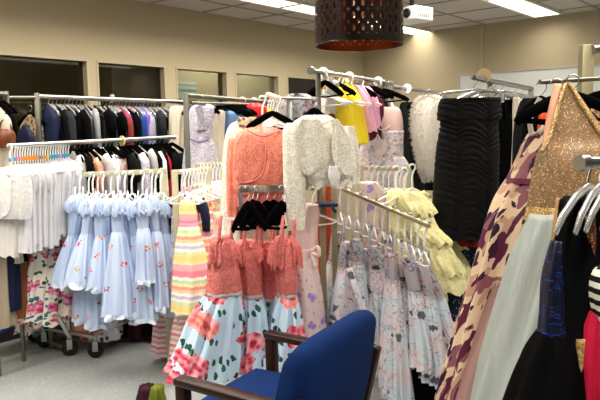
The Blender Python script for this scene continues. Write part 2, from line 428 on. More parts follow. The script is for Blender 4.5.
# the dim room behind the windows
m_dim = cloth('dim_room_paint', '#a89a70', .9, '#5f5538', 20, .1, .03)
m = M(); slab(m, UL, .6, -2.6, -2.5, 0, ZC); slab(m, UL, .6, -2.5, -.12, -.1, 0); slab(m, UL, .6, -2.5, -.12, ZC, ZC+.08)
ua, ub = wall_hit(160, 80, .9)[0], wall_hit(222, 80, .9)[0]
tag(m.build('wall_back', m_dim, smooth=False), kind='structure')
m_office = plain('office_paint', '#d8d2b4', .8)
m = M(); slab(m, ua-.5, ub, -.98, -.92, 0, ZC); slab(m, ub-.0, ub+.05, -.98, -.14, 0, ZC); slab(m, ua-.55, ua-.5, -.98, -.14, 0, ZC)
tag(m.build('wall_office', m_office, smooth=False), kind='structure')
lt = bpy.data.lights.new('office_lamp', 'AREA'); lt.energy = 26; lt.size = .5; lt.color = (1, .93, .8)
lo = bpy.data.objects.new('office_lamp', lt); COL.objects.link(lo); lo.location = RP((ua+ub)/2+.1, -.55, ZC-.05)
for q in range(3):
    lt = bpy.data.lights.new('back_room_lamp', 'AREA'); lt.energy = 9; lt.size = .4; lt.color = (1, .93, .8)  # unseen fill lights, added to lift the dark room behind the windows
    lo = bpy.data.objects.new('back_room_lamp', lt); COL.objects.link(lo); lo.location = RP(-1.6-2.3*q, -1.6, ZC-.05)
# poster in the office
p0, p1 = wall_hit(178, 81, .9), wall_hit(198, 100, .9)
m = M(); slab(m, p0[0], p1[0], -.918, -.912, p1[1]-.1, p0[1])
def poster_m():
    b = NB('poster_print'); tc = b.n('ShaderNodeTexCoord'); sp = b.n('ShaderNodeSeparateXYZ'); b.t.links.new(tc.outputs['Generated'], sp.inputs[0])
    c = b.ramp(sp.outputs[2], [(0, hx('#e9efe8')), (.25, hx('#d9a66a')), (.36, hx('#dfeee9')), (.62, hx('#7cc4bd')), (.72, hx('#e6f1ee')), (.84, hx('#9fd0cf')), (.9, hx('#eef4f0'))], 'CONSTANT')
    return b.fin(c, .5)
o = m.build('poster', poster_m(), smooth=False); tag(o, 'pale teal poster on the lit office wall behind the third window', 'poster')
# right wall
m = M(); slab(m, 0, .12, -.12, VR, 0, ZC); tag(m.build('wall_right', m_wall2, smooth=False), kind='structure')
sv = rwall_hit(482, 50)[0]
m = M(); slab(m, -.012, 0, sv-.022, sv+.022, 0, ZC-.01); tag(m.build('trim_2', m_trim, smooth=False), kind='structure')
# whiteboard
w0 = rwall_hit(460, 75); w1 = rwall_hit(585, 66.5); wz = (w0[1]+w1[1])/2
wb = empty('whiteboard', RP(-.02, (w0[0]+2.6)/2+.8, wz-1.2)); tag(wb, 'wall-mounted whiteboard with thin metal frame on the right wall', 'whiteboard')
k = M(); slab(k, -.018, -.004, w0[0], w0[0]+3.2, wz-1.2, wz); k.v = [q-wb.location for q in k.v]; k.build('writing_surface', m_board, wb, smooth=False)
k = M()
slab(k, -.028, -.002, w0[0]-.02, w0[0]+3.22, wz-.004, wz+.012); slab(k, -.028, -.002, w0[0]-.02, w0[0]+3.22, wz-1.22, wz-1.19)
slab(k, -.028, -.002, w0[0]-.012, w0[0]+.004, wz-1.2, wz); slab(k, -.028, -.002, w0[0]+3.2, w0[0]+3.22, wz-1.2, wz)
k.v = [q-wb.location for q in k.v]; k.build('frame', m_alu, wb, smooth=False)

# ------------------------------------------------------------------ ceiling lights
P0 = on_z(282.5, 4.8, ZC); u1 = (P0-C0).dot(a); v1 = (P0-C0).dot(bdir)+.09
PE = on_z(547.5, 13.5, ZC); u2 = (PE-C0).dot(a); v2 = (PE-C0).dot(bdir)
m_diff = emit('light_diffuser', '#fff6e4', 3.0); m_hous = plain('fixture_metal', '#d6d2c8', .5)
fix = []
for k in range(-5, 2): fix.append((u1+k*1.23+.615, v1))
for k in range(0, 6): fix.append((u2-.6-k*1.23, v2))
for k in range(0, 6): fix.append((u2-.6-k*1.23, v2+2.2))
lab = {0: 0}
LPOW = 22.0
proto = None
for i, (u, v) in enumerate(fix):
    loc = RP(u, v, ZC)
    if proto is None:
        proto = empty('ceiling_light', loc, math.radians(50)); tag(proto, 'x', 'ceiling light', None)
        k = M(); k.box((0, 0, -.012), (.595, .128, .008), None, .003); k.build('diffuser', m_diff, proto, smooth=False)
        k = M()
        for s in (-1, 1):
            k.box((0, s*.142, -.012), (.61, .014, .014), None, .003); k.box((s*.603, 0, -.012), (.01, .14, .014), None, .003)
        k.build('housing', m_hous, proto, smooth=False); r = proto
    else: r = dup(proto, loc, 50)
    w = '%d' % i
    near = ['first', 'second', 'third', 'fourth', 'fifth', 'sixth', 'seventh']
    if i < 7: r['label'] = 'lit strip ceiling light in the row above the pendant shade, %s from the right wall' % near[6-i]
    elif i < 13: r['label'] = 'lit strip ceiling light in the row right of the projector, %s from the right wall' % near[i-7]
    else: r['label'] = 'lit strip ceiling light in the row nearest the right edge, %s from the right wall' % near[i-13]
    r['group'] = 'strip ceiling lights'
    L = bpy.data.lights.new('strip_lamp', 'AREA'); L.shape = 'RECTANGLE'; L.size = 1.18; L.size_y = .25; L.energy = LPOW*(.35 if i in (6, 7) else 1); L.color = (1, .93, .82); L.spread = math.radians(150)
    lo = bpy.data.objects.new('strip_lamp', L); COL.objects.link(lo); lo.location = loc+Vector((0, 0, -.024)); lo.rotation_euler = (0, 0, math.radians(50))
w = bpy.data.worlds.new('world'); S.world = w; w.use_nodes = True
w.node_tree.nodes['Background'].inputs[0].default_value = (1, .96, .9, 1); w.node_tree.nodes['Background'].inputs[1].default_value = .08

# ------------------------------------------------------------------ pendant drum shade
def pendant():
    d = 3.3; c = W(359, 45.3, d); R = 43/643*d; Hh = .40
    r = empty('pendant_lamp', c); tag(r, 'large black drum pendant shade with oval cutouts and copper lining', 'pendant lamp')
    nc = 30; nr = 7; rowh = 11/643*d; z0 = .028
    def shell(rad, flip):
        vs = []; fs = []
        def P(th, z): return (rad*math.cos(th), rad*math.sin(th), z)
        def strip(za, zb):
            N = nc*4; k = len(vs)
            for z in (za, zb):
                for j in range(N): vs.append(P(2*PI*j/N, z))
            for j in range(N): fs.append((k+j, k+(j+1) % N, k+N+(j+1) % N, k+N+j))
        strip(0, z0); strip(z0+nr*rowh, Hh)
        H = 12
        for cI in range(nc):
            for rI in range(nr):
                tc = 2*PI*(cI+.5)/nc; zc = z0+(rI+.5)*rowh; k = len(vs); hw = PI/nc; hh = rowh/2
                for j in range(H):
                    t = 2*PI*j/H; x = math.cos(t); y = math.sin(t); s = max(abs(x), abs(y)); vs.append(P(tc+hw*x/s, zc+hh*y/s))
                for j in range(H):
                    t = 2*PI*j/H; vs.append(P(tc+hw*(.42-.1*flip)*math.copysign(abs(math.cos(t))**.8, math.cos(t)), zc+hh*(.62-.12*flip)*math.sin(t)))
                for j in range(H): fs.append((k+j, k+(j+1) % H, k+H+(j+1) % H, k+H+j))
        return vs, fs
    v_, f_ = shell(R, 0); raw('shade_outer', v_, f_, plain('black_shade_metal', '#15120f', .38, .5), r)
    v_, f_ = shell(R-.008, 1); o = raw('shade_lining', v_, f_, plain('copper_lining', '#a8552a', .3, .9), r); o['label'] = 'copper coloured inner lining'
    k = M()
    for z in (.0,): k.lathe((0, 0, z), [(R-.006, -.003), (R+.002, -.003), (R+.002, .003), (R-.006, .003), (R-.006, -.003)], n=80, cap=False)
    k.build('rim', plain('rim_metal', '#3a2114', .35, .8), r)
    k = M()
    for j in range(3):
        t = 2*PI*j/3; k.tube([(0, 0, Hh-.03), (R*math.cos(t), R*math.sin(t), Hh-.03)], .004, 6)
    k.lathe((0, 0, Hh-.14), [(.02, 0), (.022, .05), (.022, .1), (.012, .12)]); k.build('lamp_holder', m_black, r)
    k = M(); k.lathe((0, 0, Hh-.26), [(.004, 0), (.024, .012), (.032, .04), (.026, .08), (.014, .12)]); o = k.build('bulb', plain('bulb_glass', '#e8dcc8', .3), r)
    k = M(); k.tube([(0, 0, Hh-.03), (0, 0, ZC-c.z-.03)], .004, 8); k.build('cord', m_black, r)
    k = M(); k.lathe((0, 0, ZC-c.z-.045), [(.05, 0), (.05, .03), (.045, .044)]); k.build('canopy', m_black, r)
pendant()
# ------------------------------------------------------------------ projector
def projector():
    d = 5.3; c = W(412, 15.5, d)
    r = empty('projector', c, math.radians(38)); tag(r, 'white projector hanging from a ceiling bracket behind the pendant shade', 'projector')
    k = M(); k.box((0, 0, 0), (.11, .13, .055), None, .014); k.build('body', plain('projector_shell', '#e9e8e3', .45), r)
    vg = plain('vent_grey', '#77756f', .6)
    for i in range(7):
        k = M(); k.box((-.075+.025*i, -.131, 0), (.006, .002, .03)); k.build('vent_slot', vg, r)
    k = M(); k.lathe((-.108, -.05, .0), [(.036, 0), (.036, -.018), (.030, -.022), (.026, -.012)], (1, 0, 0)); k.build('lens_ring', m_black, r)
    k = M(); k.lathe((-.116, -.05, .0), [(.027, 0), (.02, -.006), (.008, -.009)], (1, 0, 0)); k.build('lens', plain('lens_glass', '#1a2130', .05, spec=.8), r)
    top = ZC-c.z
    k = M(); k.tube([(0, 0, .05), (0, 0, top-.005)], .018, 12); k.lathe((0, 0, top-.02), [(.06, 0), (.06, .018)])
    for sx in (-1, 1):
        for sy in (-1, 1): k.beam((0, 0, .07), (sx*.09, sy*.09, .05), .015, .006)
    k.build('ceiling_mount', m_black, r)
projector()
# ------------------------------------------------------------------ blue armchair
def chair():
    wv = Vector((.5, .866, 0)); fv = Vector((-.866, .5, 0)); mid = Vector((.0875, 2.238, 0))
    org = mid+fv*.25
    r = empty('armchair', org, math.radians(60)); tag(r, 'blue upholstered armchair with dark wooden arms in the foreground', 'armchair')
    blue = cloth('blue_upholstery', '#10295a', .9, '#0b1f46', 160, .08, .06)
    def wood():
        b = NB('dark_wood'); v, _ = b.coord((30, 30, 30), rnd=False, flat=False); n = b.noise(v, 1, 4)[0]
        return b.fin(b.mix(n, hx('#1a0a06'), hx('#32150b')), .38, spec=.3)
    wd = wood()
    # seat cushion: rounded slab (local x width, y front)
    def cushion(W2, D2, T, yc, zc, crown=.02, n=14):
        bm = bmesh.new(); bmesh.ops.create_cube(bm, size=2); bmesh.ops.subdivide_edges(bm, edges=bm.edges[:], cuts=6, use_grid_fill=True)
        k = M(); bm.verts.index_update(); vs = []
        for v in bm.verts:
            x, y, z = v.co; q = max(abs(x), abs(y)); sx = x*W2*(1-.03*y*y*abs(x)); sy = y*D2*(1-.03*x*x*abs(y))
            rr = 1-.12*max(0, abs(z)-.4)*q*q
            vs.append((sx*rr, sy*rr+yc, z*T+(crown*(1-x*x)*(1-y*y) if z > 0 else 0)+zc))
        fs = [tuple(v.index for v in f.verts) for f in bm.faces]; bm.free(); k.add(vs, fs); return k
    cushion(.262, .245, .05, .0, .485).build('seat', blue, r)
    # backrest: thick pad with crowned top, leaning back
    k = M(); nx = 16; nz = 14; th = .058; grid = {}
    vs = []; fs = []
    prof = []
    for s in range(2*nz+2): pass
    ring = []
    Z0, Z1 = .40, .885
    for i in range(nx+1):
        x = -1+2*i/nx; top = Z1-.045*abs(x)**3 ; edge = 1-.5*max(0, abs(x)-.8)/.2*0.7
        pts = []
        for j in range(nz): z = Z0+(top-.045-Z0)*j/(nz-1); pts.append((1, z))
        for j in range(1, 8):
            t = PI*j/8; pts.append((math.cos(t), top-.045+.045*math.sin(t)))
        for j in range(nz): z = top-.045-(top-.045-Z0)*j/(nz-1); pts.append((-1, z))
        row = []
        for s, z in pts:
            tt = th*edge*(.85+.25*math.sin(PI*min(1, (z-Z0)/(Z1-Z0))))
            y = -.20+s*tt - (z-Z0)*.19 - .03*(1-x*x)
            vs.append((x*.302*(1-.06*max(0, (z-.6))/.24), y, z))
        ring.append(len(pts))
    np_ = ring[0]
    for i in range(nx):
        for j in range(np_): q = (j+1) % np_; fs.append((i*np_+j, i*np_+q, (i+1)*np_+q, (i+1)*np_+j))
    fs.append(tuple(range(np_))[::-1]); fs.append(tuple(nx*np_+j for j in range(np_)))
    raw('backrest', vs, fs, blue, r)
    for s in (-1, 1):
        x = s*.292
        k = M(); k.beam((x, .165, 0), (x, .175, .66), .042, .045, .006); k.build('front_leg', wd, r)
        k = M(); k.beam((x, -.30, 0), (x, -.245, .42), .038, .045, .006); k.beam((x, -.245, .40), (x, -.315, .70), .038, .04, .006); k.build('back_leg', wd, r)
        k = M(); k.beam((x, -.30, .655), (x, .20, .675), .055, .03, .008); k.build('armrest', wd, r)
    for y in (.16, -.235):
        k = M(); k.beam((-.292, y, .40), (.292, y, .40), .03, .055, .004); k.build('seat_rail', wd, r)
    for s in (-1, 1):
        k = M(); k.beam((s*.29, -.235, .40), (s*.29, .16, .40), .028, .055, .004); k.build('side_rail', wd, r)
chair()

# ------------------------------------------------------------------ racks
def rack(name, label, origin, cat='clothes rack', group=None):
    r = empty(name, origin); return tag(r, label, cat, group)
def rpart(r, name, mat, fn, label=None):
    k = M(); fn(k); k.v = [q-r.location for q in k.v]; o = auto(k.build(name, mat, r))
    if label: o['label'] = label
    return o
def ground(P): return Vector((P.x, P.y, 0))
def post(r, px, py, d, mat, w=.028, name='post', z0=.0):
    P = W(px, py, d); return rpart(r, name, mat, lambda k: k.beam((P.x, P.y, z0), P, w, w, .004))
def rail(r, p, q, mat, rad=.015, name='rail', flat=None):
    A, B = W(*p), W(*q)
    if flat: return rpart(r, name, mat, lambda k: k.beam(A, B, flat[0], flat[1], .002))
    return rpart(r, name, mat, lambda k: k.tube([A, B], rad, 12))
def castor(r, P, ang):
    rpart(r, 'fork', m_steel, lambda k: (k.tube([P+Vector((0, 0, .09)), P+Vector((0, 0, .15))], .012, 8),
        k.box(P+Vector((.02*math.cos(ang+PI/2), .02*math.sin(ang+PI/2), .085)), (.018, .003, .035), Matrix.Rotation(ang, 3, 'Z')),
        k.box(P+Vector((-.02*math.cos(ang+PI/2), -.02*math.sin(ang+PI/2), .085)), (.018, .003, .035), Matrix.Rotation(ang, 3, 'Z'))))
    ax = Vector((math.cos(ang+PI/2), math.sin(ang+PI/2), 0))
    wheel = rpart(r, 'wheel', m_rubber, lambda k: k.lathe(P+Vector((0, 0, .055)), [(.02, -.016), (.05, -.016), (.055, -.008), (.055, .008), (.05, .016), (.02, .016)], ax, 24))
def disc(px, py, d, r0, mat, label, yaw, group='round size dividers on the rails', dx=.0):
    c = W(px, py, d); k = M(); ax = Vector((math.sin(math.radians(yaw)), math.cos(math.radians(yaw)), 0))
    k.lathe((0, 0, 0), [(.016, -.003), (r0, -.003), (r0, .003), (.016, .003), (.016, -.003)], ax, 28)
    o = auto(k.build('size_divider', mat, loc=c+Vector((0, 0, -.0)))); tag(o, label, 'size divider', group); return o
def dist(p, q, t): return tuple(x+(y-x)*t for x, y in zip(p, q))

# rear rack along the windows
RR = ((38, 96.5, 4.55), (184, 102, 5.5))
r = rack('clothes_rack', 'long chrome clothes rack of dark clothes under the windows', ground(W(110, 100, 5.0)))
post(r, 37, 93, 4.55, m_post, .035); post(r, 184.5, 92, 5.5, m_post, .035)
rail(r, *RR, m_steel, .017)
rail(r, (8, 97.5, 4.4), (37, 97.5, 4.55), m_post, .012, 'extension_rail')
for s in ((37, 93, 4.55), (184.5, 92, 5.5)):
    P = ground(W(*s)); rpart(r, 'foot', m_post, lambda k: k.beam(P+bdir*.25+Vector((0, 0, .05)), P-bdir*.25+Vector((0, 0, .05)), .04, .03))
    for q in (-.24, .24): castor(r, P+bdir*q-Vector((0, 0, 0)), .3)
rpart(r, 'base_bar', m_post, lambda k: k.beam(ground(W(37, 93, 4.55))+Vector((0, 0, .05)), ground(W(184.5, 92, 5.5))+Vector((0, 0, .05)), .03, .03))
# far left rack
r = rack('clothes_rack', 'chrome rack end cut off by the left edge of the picture', ground(W(3, 95, 4.3)))
post(r, 6.5, 91, 4.3, m_post, .024); rail(r, (-25, 93, 4.0), (6, 94, 4.3), m_steel, .017)
post(r, -22, 91, 4.02, m_post, .033)
# rack right of the rear one
R2a = ((186, 95.5, 4.75), (275, 102.5, 6.0)); R2b = ((191, 103, 4.7), (252, 104.5, 5.6))
r = rack('clothes_rack', 'grey double-rail rack holding the lavender lace dress', ground(W(230, 100, 5.2)))
post(r, 185.5, 92, 4.7, m_post, .036); rail(r, *R2a, m_post, .018); rail(r, *R2b, m_post, .012)
P = W(275, 102.5, 6.0); rpart(r, 'post', m_post, lambda k: k.beam(ground(P), P, .03, .03))
# rack with the white shirts
RA = ((8, 146, 4.05), (175, 137.2, 5.1))
r = rack('clothes_rack', 'wheeled chrome rack holding white shirts, with two casters showing', ground(W(90, 141, 4.5)))
rail(r, *RA, m_steel, .016)
c1 = on_z(45, 347.5, 0); c2 = on_z(96, 357.5, 0); cm = (c1+c2)/2; axv = (c1-c2).normalized(); lng = Vector((-axv.y, axv.x, 0)); lng = lng if lng.y > 0 else -lng
e1 = c1+lng*1.05; e2 = c2+lng*1.05; em = (e1+e2)/2
zt = W(90, 141, 4.5).z
for A, B in ((c1, c2), (e1, e2)):
    rpart(r, 'base_bar', m_steel, lambda k: k.beam(A+Vector((0, 0, .15)), B+Vector((0, 0, .15)), .035, .025))
    castor(r, A, .2); castor(r, B, .2)
for A, B in ((c1, e1), (c2, e2)): rpart(r, 'side_bar', m_steel, lambda k: k.beam(A+Vector((0, 0, .17)), B+Vector((0, 0, .17)), .025, .02))
for A in (cm, em): rpart(r, 'post', m_steel, lambda k: k.beam(A+Vector((0, 0, .15)), (A.x, A.y, zt), .03, .03))
rpart(r, 'brace', m_steel, lambda k: k.beam(W(58, 316, 4.3), W(70, 338, 4.35), .025, .015))
RAl = ((18, 200, 4.2), (85, 197, 4.7)); rail(r, *RAl, m_steel, .012, 'lower_rail')
# cream bar rack for the blue dresses
RB = ((84, 174.6, 4.2), (166, 171, 4.1))
r = rack('display_stand', 'cream metal display stand holding the light blue ruffled dresses', ground(W(160, 172, 4.1)), 'display stand')
rail(r, *RB, m_cream, name='rail', flat=(.012, .032))
post(r, 163, 168, 4.12, m_cream, .04)
for s in ((163, 168, 4.12),):
    Q = ground(W(*s)); rpart(r, 'foot', m_cream, lambda k: k.beam(Q+Vector((-.02, .2, .015)), Q+Vector((.02, -.1, .015)), .04, .03))
# white hanger stand (pastel children's clothes)
RD1 = ((178, 173, 3.9), (206, 169, 4.3)); RD2 = ((197, 165, 4.35), (226, 164, 4.8))
r = rack('display_stand', 'cream metal stand of pastel clothes on white hangers', ground(W(180, 172, 4.0)), 'display stand')
post(r, 174.5, 170, 3.92, m_cream, .035); rail(r, (174, 172.5, 3.92), (206, 169, 4.3), m_cream, flat=(.012, .03)); rail(r, (195, 165.5, 4.3), (226, 164, 4.8), m_cream, flat=(.012, .03))
post(r, 208, 167, 4.33, m_cream, .03); post(r, 226, 163.5, 4.82, m_cream, .03)
P = ground(W(174.5, 170, 3.92)); rpart(r, 'foot', m_cream, lambda k: k.beam(P+Vector((-.02, .1, .012)), P+Vector((.2, .45, .012)), .04, .024))
# coral rack: top rail, cross rail, twin posts, waterfall arm
RCt = ((262, 97, 3.5), (310, 99, 3.25)); RCc = ((240, 189, 3.12), (322, 187, 3.36))
r = rack('display_stand', 'twin-post display stand in the middle holding the coral and white bolero jackets', ground(W(325, 200, 3.4)), 'display stand')
rail(r, (240, 189, 3.12), (320, 187, 3.38), m_steel, name='cross_rail', flat=(.014, .032))
rail(r, (262, 97, 3.5), (312, 99, 3.4), m_post, .007, 'top_rail')
post(r, 289, 97, 3.47, m_steel, .035); post(r, 322.5, 186, 3.40, m_brass, .03); post(r, 334, 185, 3.45, m_brass, .03)
post(r, 240.5, 187, 3.13, m_steel, .02)
RG = ((336, 186.5, 3.4), (430, 226.5, 2.85))
rail(r, *RG, m_brass, name='waterfall_arm', flat=(.012, .017))
GA, GB = W(*RG[0]), W(*RG[1])
def studs(k):
    for i in range(6):
        q = GA+(GB-GA)*(.12+.176*i); k.lathe(q+Vector((0, 0, .014)), [(.006, 0), (.009, .008), (.004, .014)], n=10)
rpart(r, 'stop_studs', m_steel, studs)
P1 = ground(W(322.5, 186, 3.40)); P2 = ground(W(334, 185, 3.45))
rpart(r, 'base_bar', m_brass, lambda k: (k.beam(P1+Vector((-.3, 0, .02)), P2+Vector((.3, 0, .02)), .05, .04), k.beam((P1+P2)/2+Vector((0, -.1, .02)), (P1+P2)/2+Vector((0, .4, .02)), .05, .04)))
k = M(); A = W(317.5, 204.5, 3.36); B = W(335.5, 204.5, 3.40); k.beam(A, B, .075, .02, .006); k.beam(W(331, 206, 3.36), W(336, 212, 3.36), .05, .015, .005)
o = k.build('strap', cloth('navy_webbing', '#27344f', .9)); tag(o, 'navy fabric strap tied round the twin posts', 'strap')
# upper rack with yellow and pink tops
RY = ((311, 70.5, 3.6), (392, 83, 4.8)); RZ = ((392, 86.5, 4.95), (442, 93.3, 6.1))
r = rack('clothes_rack', 'tall chrome rack with yellow and pink tops behind the white bolero', ground(W(385, 90, 4.7)))
rail(r, *RY, m_steel, .0125); post(r, 385.3, 80, 4.65, m_post, .032)
k0 = W(*RY[0]); kv = (W(*RY[1])-k0).normalized()
rpart(r, 'end_cap', m_steel, lambda k: k.lathe(k0, [(.02, -.012), (.023, -.006), (.023, .004), (.016, .01)], kv, 20))
P = W(318, 71.8, 3.7); rpart(r, 'post', m_post, lambda k: k.beam(ground(P), P, .03, .03))
r = rack('clothes_rack', 'chrome rack running behind the white fur stole', ground(W(420, 90, 5.6)))
rail(r, *RZ, m_steel, .015); P = W(392, 86.5, 4.95); rpart(r, 'post', m_post, lambda k: k.beam(ground(P), P, .03, .03))
P = W(442, 93.3, 6.1); rpart(r, 'post', m_post, lambda k: k.beam(ground(P), P, .03, .03))
# white hanger rail behind the waterfall
RW_ = ((362, 167.5, 4.0), (410, 169, 4.05))
r = rack('display_stand', 'low stand of white hangers behind the waterfall arm', ground(W(385, 170, 4.0)), 'display stand')
rail(r, (360, 167.8, 4.0), (408, 168.6, 4.05), m_cream, flat=(.012, .03)); post(r, 361, 166, 4.0, m_cream, .03); post(r, 408, 167, 4.06, m_cream, .03)
# rack of black gowns
RK = ((474, 77.5, 3.45), (532, 89, 4.5))
r = rack('clothes_rack', 'chrome rack of black gowns in front of the whiteboard', ground(W(500, 85, 3.9)))
rail(r, *RK, m_steel, .015)
for s in ((490, 80.6, 3.75), (531, 88.8, 4.48)):
    P = W(*s); rpart(r, 'post', m_post, lambda k: k.beam(ground(P), P, .03, .03))
# gown rack at right
RGo = ((560, 70, 2.05), (640, 66, 2.6))
r = rack('clothes_rack', 'bronze-posted rack of long gowns at the right', ground(W(586, 60, 2.5)))
post(r, 586.5, 45, 2.5, m_brass, .045); rail(r, (591, 50, 2.48), (680, 38, 2.9), m_steel, .02)
rail(r, (540, 82, 2.1), (680, 74, 2.45), m_post, .008, 'lower_rail')
P = W(680, 38, 2.9); rpart(r, 'post', m_brass, lambda k: k.beam(ground(P), P, .045, .045))
# nearest rack
RN = ((582, 163, 1.42), (760, 160, 1.75))
r = rack('clothes_rack', 'chrome rail end nearest the camera with clear hangers', ground(W(700, 170, 1.6)))
rail(r, *RN, m_steel, .0145)
rpart(r, 'end_cap', m_steel, lambda k: k.lathe(W(*RN[0]), [(.017, -.01), (.019, -.006), (.019, .012), (.0145, .016)], (W(*RN[1])-W(*RN[0])).normalized(), 20))
P = W(740, 160.3, 1.71); rpart(r, 'post', m_post, lambda k: k.beam(ground(P), P, .03, .03))
# ------------------------------------------------------------------ garment materials
def sprig(name, base, cols, scale=9, dens=.35, r=.17):
    """plain cloth with small scattered embroidered posies"""
    b = NB(name); v, sep = b.coord(1); p = b.vor(v, scale); ps = b.t.nodes.new('ShaderNodeSeparateColor'); b.set(ps.inputs[0], p['Color'])
    m = b.math('MULTIPLY', b.math('LESS_THAN', p['Distance'], r), b.math('LESS_THAN', ps.outputs[0], dens))
    q = b.vor(v, scale*9); qs = b.t.nodes.new('ShaderNodeSeparateColor'); b.set(qs.inputs[0], q['Color'])
    c = b.ramp(qs.outputs[0], [(0, hx(cols[0])), (.4, hx(cols[1])), (.65, hx(cols[2])), (.8, hx(cols[3]))], 'CONSTANT')
    m = b.math('MULTIPLY', m, b.math('LESS_THAN', q['Distance'], .46))
    fine = b.noise(v, 160, 1)[0]
    base_c = b.mix(b.math('MULTIPLY', fine, .5), hx(base), tuple(min(1, x*1.25) for x in hx(base)[:3])+(1,))
    b.bump(b.noise(v, 10, 3)[0], .3, .02)
    return b.fin(b.mix(m, base_c, c), .8, spec=.2)
T = {}
T['white'] = cloth('white_cotton', '#e0dfe2', .85, '#cfced4', 60)
T['offwhite'] = cloth('offwhite_cotton', '#e2dfda', .85)
T['wlace'] = lace('white_lace', '#f4efe2', '#c9c1ac', 62)
T['wlace2'] = lace('white_eyelet', '#ebeae8', '#cfcfd0', 75)
T['clace'] = lace('coral_lace', '#fb9a84', '#c8695a', 60, .3)
T['clace2'] = lace('rose_coral_lace', '#e4827d', '#b4544f', 80)
T['coral'] = cloth('coral_crepe', '#e8857f', .8)
T['blue'] = sprig('sprigged_chambray', '#bccdec', ['#d24a72', '#f0a3b8', '#5d7f4a', '#e8c45c'], 8.5, .5, .165)
T['bluep'] = cloth('light_blue_chambray', '#bccdec', .85, '#a5bae0')
T['bluet'] = cloth('white_blue_trim', '#d3deef', .85)
T['rose'] = floral('rose_print', '#bfd6ea', ['#c21c48', '#f6a9b4', '#ec7350'], '#1b4238', 8.6, .74, .44, .25, small=None, centre='#a3173a')
T['cream_rose'] = floral('cream_rose_print', '#f0e7d6', ['#c42a66', '#f5b3c8', '#dd5584'], '#264f40', 10, .72, .42, .25, small='#4c6d9a')
T['redfl'] = floral('red_flower_print', '#dfe3ea', ['#c8203f', '#ee7f92'], '#31584a', 10, .6, .42)
T['grey'] = sketch('grey_branch_print', '#cfdce7', '#e0ced4', '#8a8891', '#62616b', 10, .015)
T['greyd'] = sketch('grey_bodice_print', '#a3a7b0', '#b6a1a8', '#55525c', '#403f48', 14, .03)
T['lav'] = floral('lavender_print', '#e0c9cb', ['#8c7fc0', '#b9a3d6'], '#8fa08a', 13, .32, .3, .16)
T['lavlace'] = lace('lavender_lace', '#cfcbd8', '#8e8a9c', 45, .3)
T['pinklace'] = sketch('grey_pink_lace_print', '#dcc6c4', '#b9b8c4', '#8a8792', '#8c8a96', 16, .04)
T['stripe'] = stripes('rainbow_stripe', ['#ef8fa0', '#f4b3bb', '#f4b3bb', '#f8e6b0', '#f2d98e', '#f2d98e', '#d9dfb0', '#f6efe0', '#c8bfdc', '#f6efe0', '#f7c9a6', '#f4a08f', '#f8e6b0', '#c3d8b2', '#f6efe0', '#ef8fa0'], .30)
T['stripe2'] = stripes('pink_yellow_stripe', ['#ef8f9f', '#f7dd9c', '#f4b4a6', '#fbf2dd', '#d4a5c0'], .10)
T['pinkgh'] = stripes('pink_check', ['#dd7f95', '#f3d8d6', '#c9a9b4', '#e9cdb8'], .07)
T['pastel'] = floral('pastel_print', '#eadcd2', ['#e796a8', '#f5cf9a'], '#a5b98f', 14, .6, .36)
T['pastel2'] = floral('pastel_blue_print', '#dbe2ea', ['#c59ad0', '#f0b7c4'], '#9fb7c4', 14, .6, .36)
T['ylace'] = lace('yellow_lace', '#faf3bb', '#e9dd94', 40, .25)
T['yellow'] = cloth('yellow_knit', '#ffe53a', .8, '#f6d522')
T['pink'] = cloth('pink_jersey', '#f0b2cf', .85)
T['maroon'] = cloth('maroon_satin', '#5e1430', .5)
T['black'] = cloth('black_crepe', '#070708', .85, '#020203', 90, .05)
T['black2'] = cloth('soft_black_jersey', '#0d0d10', .9, '#060607', 90, .06)
T['blacklace'] = lace('black_lace', '#0e0e10', '#030304', 60)
T['char'] = cloth('charcoal_wool', '#26272b', .9, None, 90, .08)
T['silver'] = cloth('silver_grey_satin', '#8b8d92', .35)
T['teal'] = cloth('dusty_teal', '#6f8e92', .7)
T['rust'] = cloth('rust_red', '#8a3832', .7)
T['dmar'] = cloth('dark_maroon', '#3a1522', .7)
T['magenta'] = cloth('magenta_satin', '#b02a86', .5)
T['cobalt'] = cloth('cobalt_crepe', '#24509c', .6)
T['violet'] = cloth('violet_satin', '#6b57c4', .5)
T['lilac'] = cloth('pale_lilac', '#a9a3bd', .7)
T['dgreen'] = cloth('dark_green', '#27382f', .7)
T['crimson'] = cloth('crimson_crepe', '#b3182e', .6)
T['red'] = cloth('red_satin', '#d8242c', .45)
T['navy'] = cloth('navy_crepe', '#171f3d', .7)
T['navydot'] = sprig('navy_dotted', '#1f2a3c', ['#9aa6b5', '#c6ccd4', '#8793a5', '#aab4c0'], 60, .5, .3)
T['cream'] = cloth('cream_chiffon', '#d9cebb', .8)
T['tan'] = cloth('tan_satin', '#b78a5e', .5)
T['brown'] = cloth('brown_velvet', '#7a4a22', .6, '#5d3516')
T['denim'] = cloth('light_denim', '#6f93bd', .85, '#567aa6')
T['greyp'] = cloth('pale_grey', '#b9b7b6', .8)
T['peach'] = lace('peach_lace', '#f0ae93', '#c77f66', 60)
T['leo'] = sequin('spotted_beige', '#a58a68', '#3a2a1c', 45, .5, .7, metal=0)
T['fur'] = cloth('white_fur', '#dcd6cc', .95, '#c6bfb4', 120)
T['seq'] = sequin('gold_beaded_net', '#96724a', '#f0dcb4', 300, .08, .5, metal=.2)
T['gseq'] = sequin('gold_sequins', '#b48a4e', '#f2d8a0', 240, .35, .35)
T['bseq'] = sequin('bronze_sequins', '#7a4326', '#f0b080', 160, .4, .3)
T['useq'] = sequin('cobalt_sequins', '#060c2a', '#2546a8', 240, .2, .3)
T['tulle'] = sheer('grey_blue_tulle', '#aab2ae', .8)
T['mauve'] = sheer('mauve_tulle', '#9f7a73', .85)
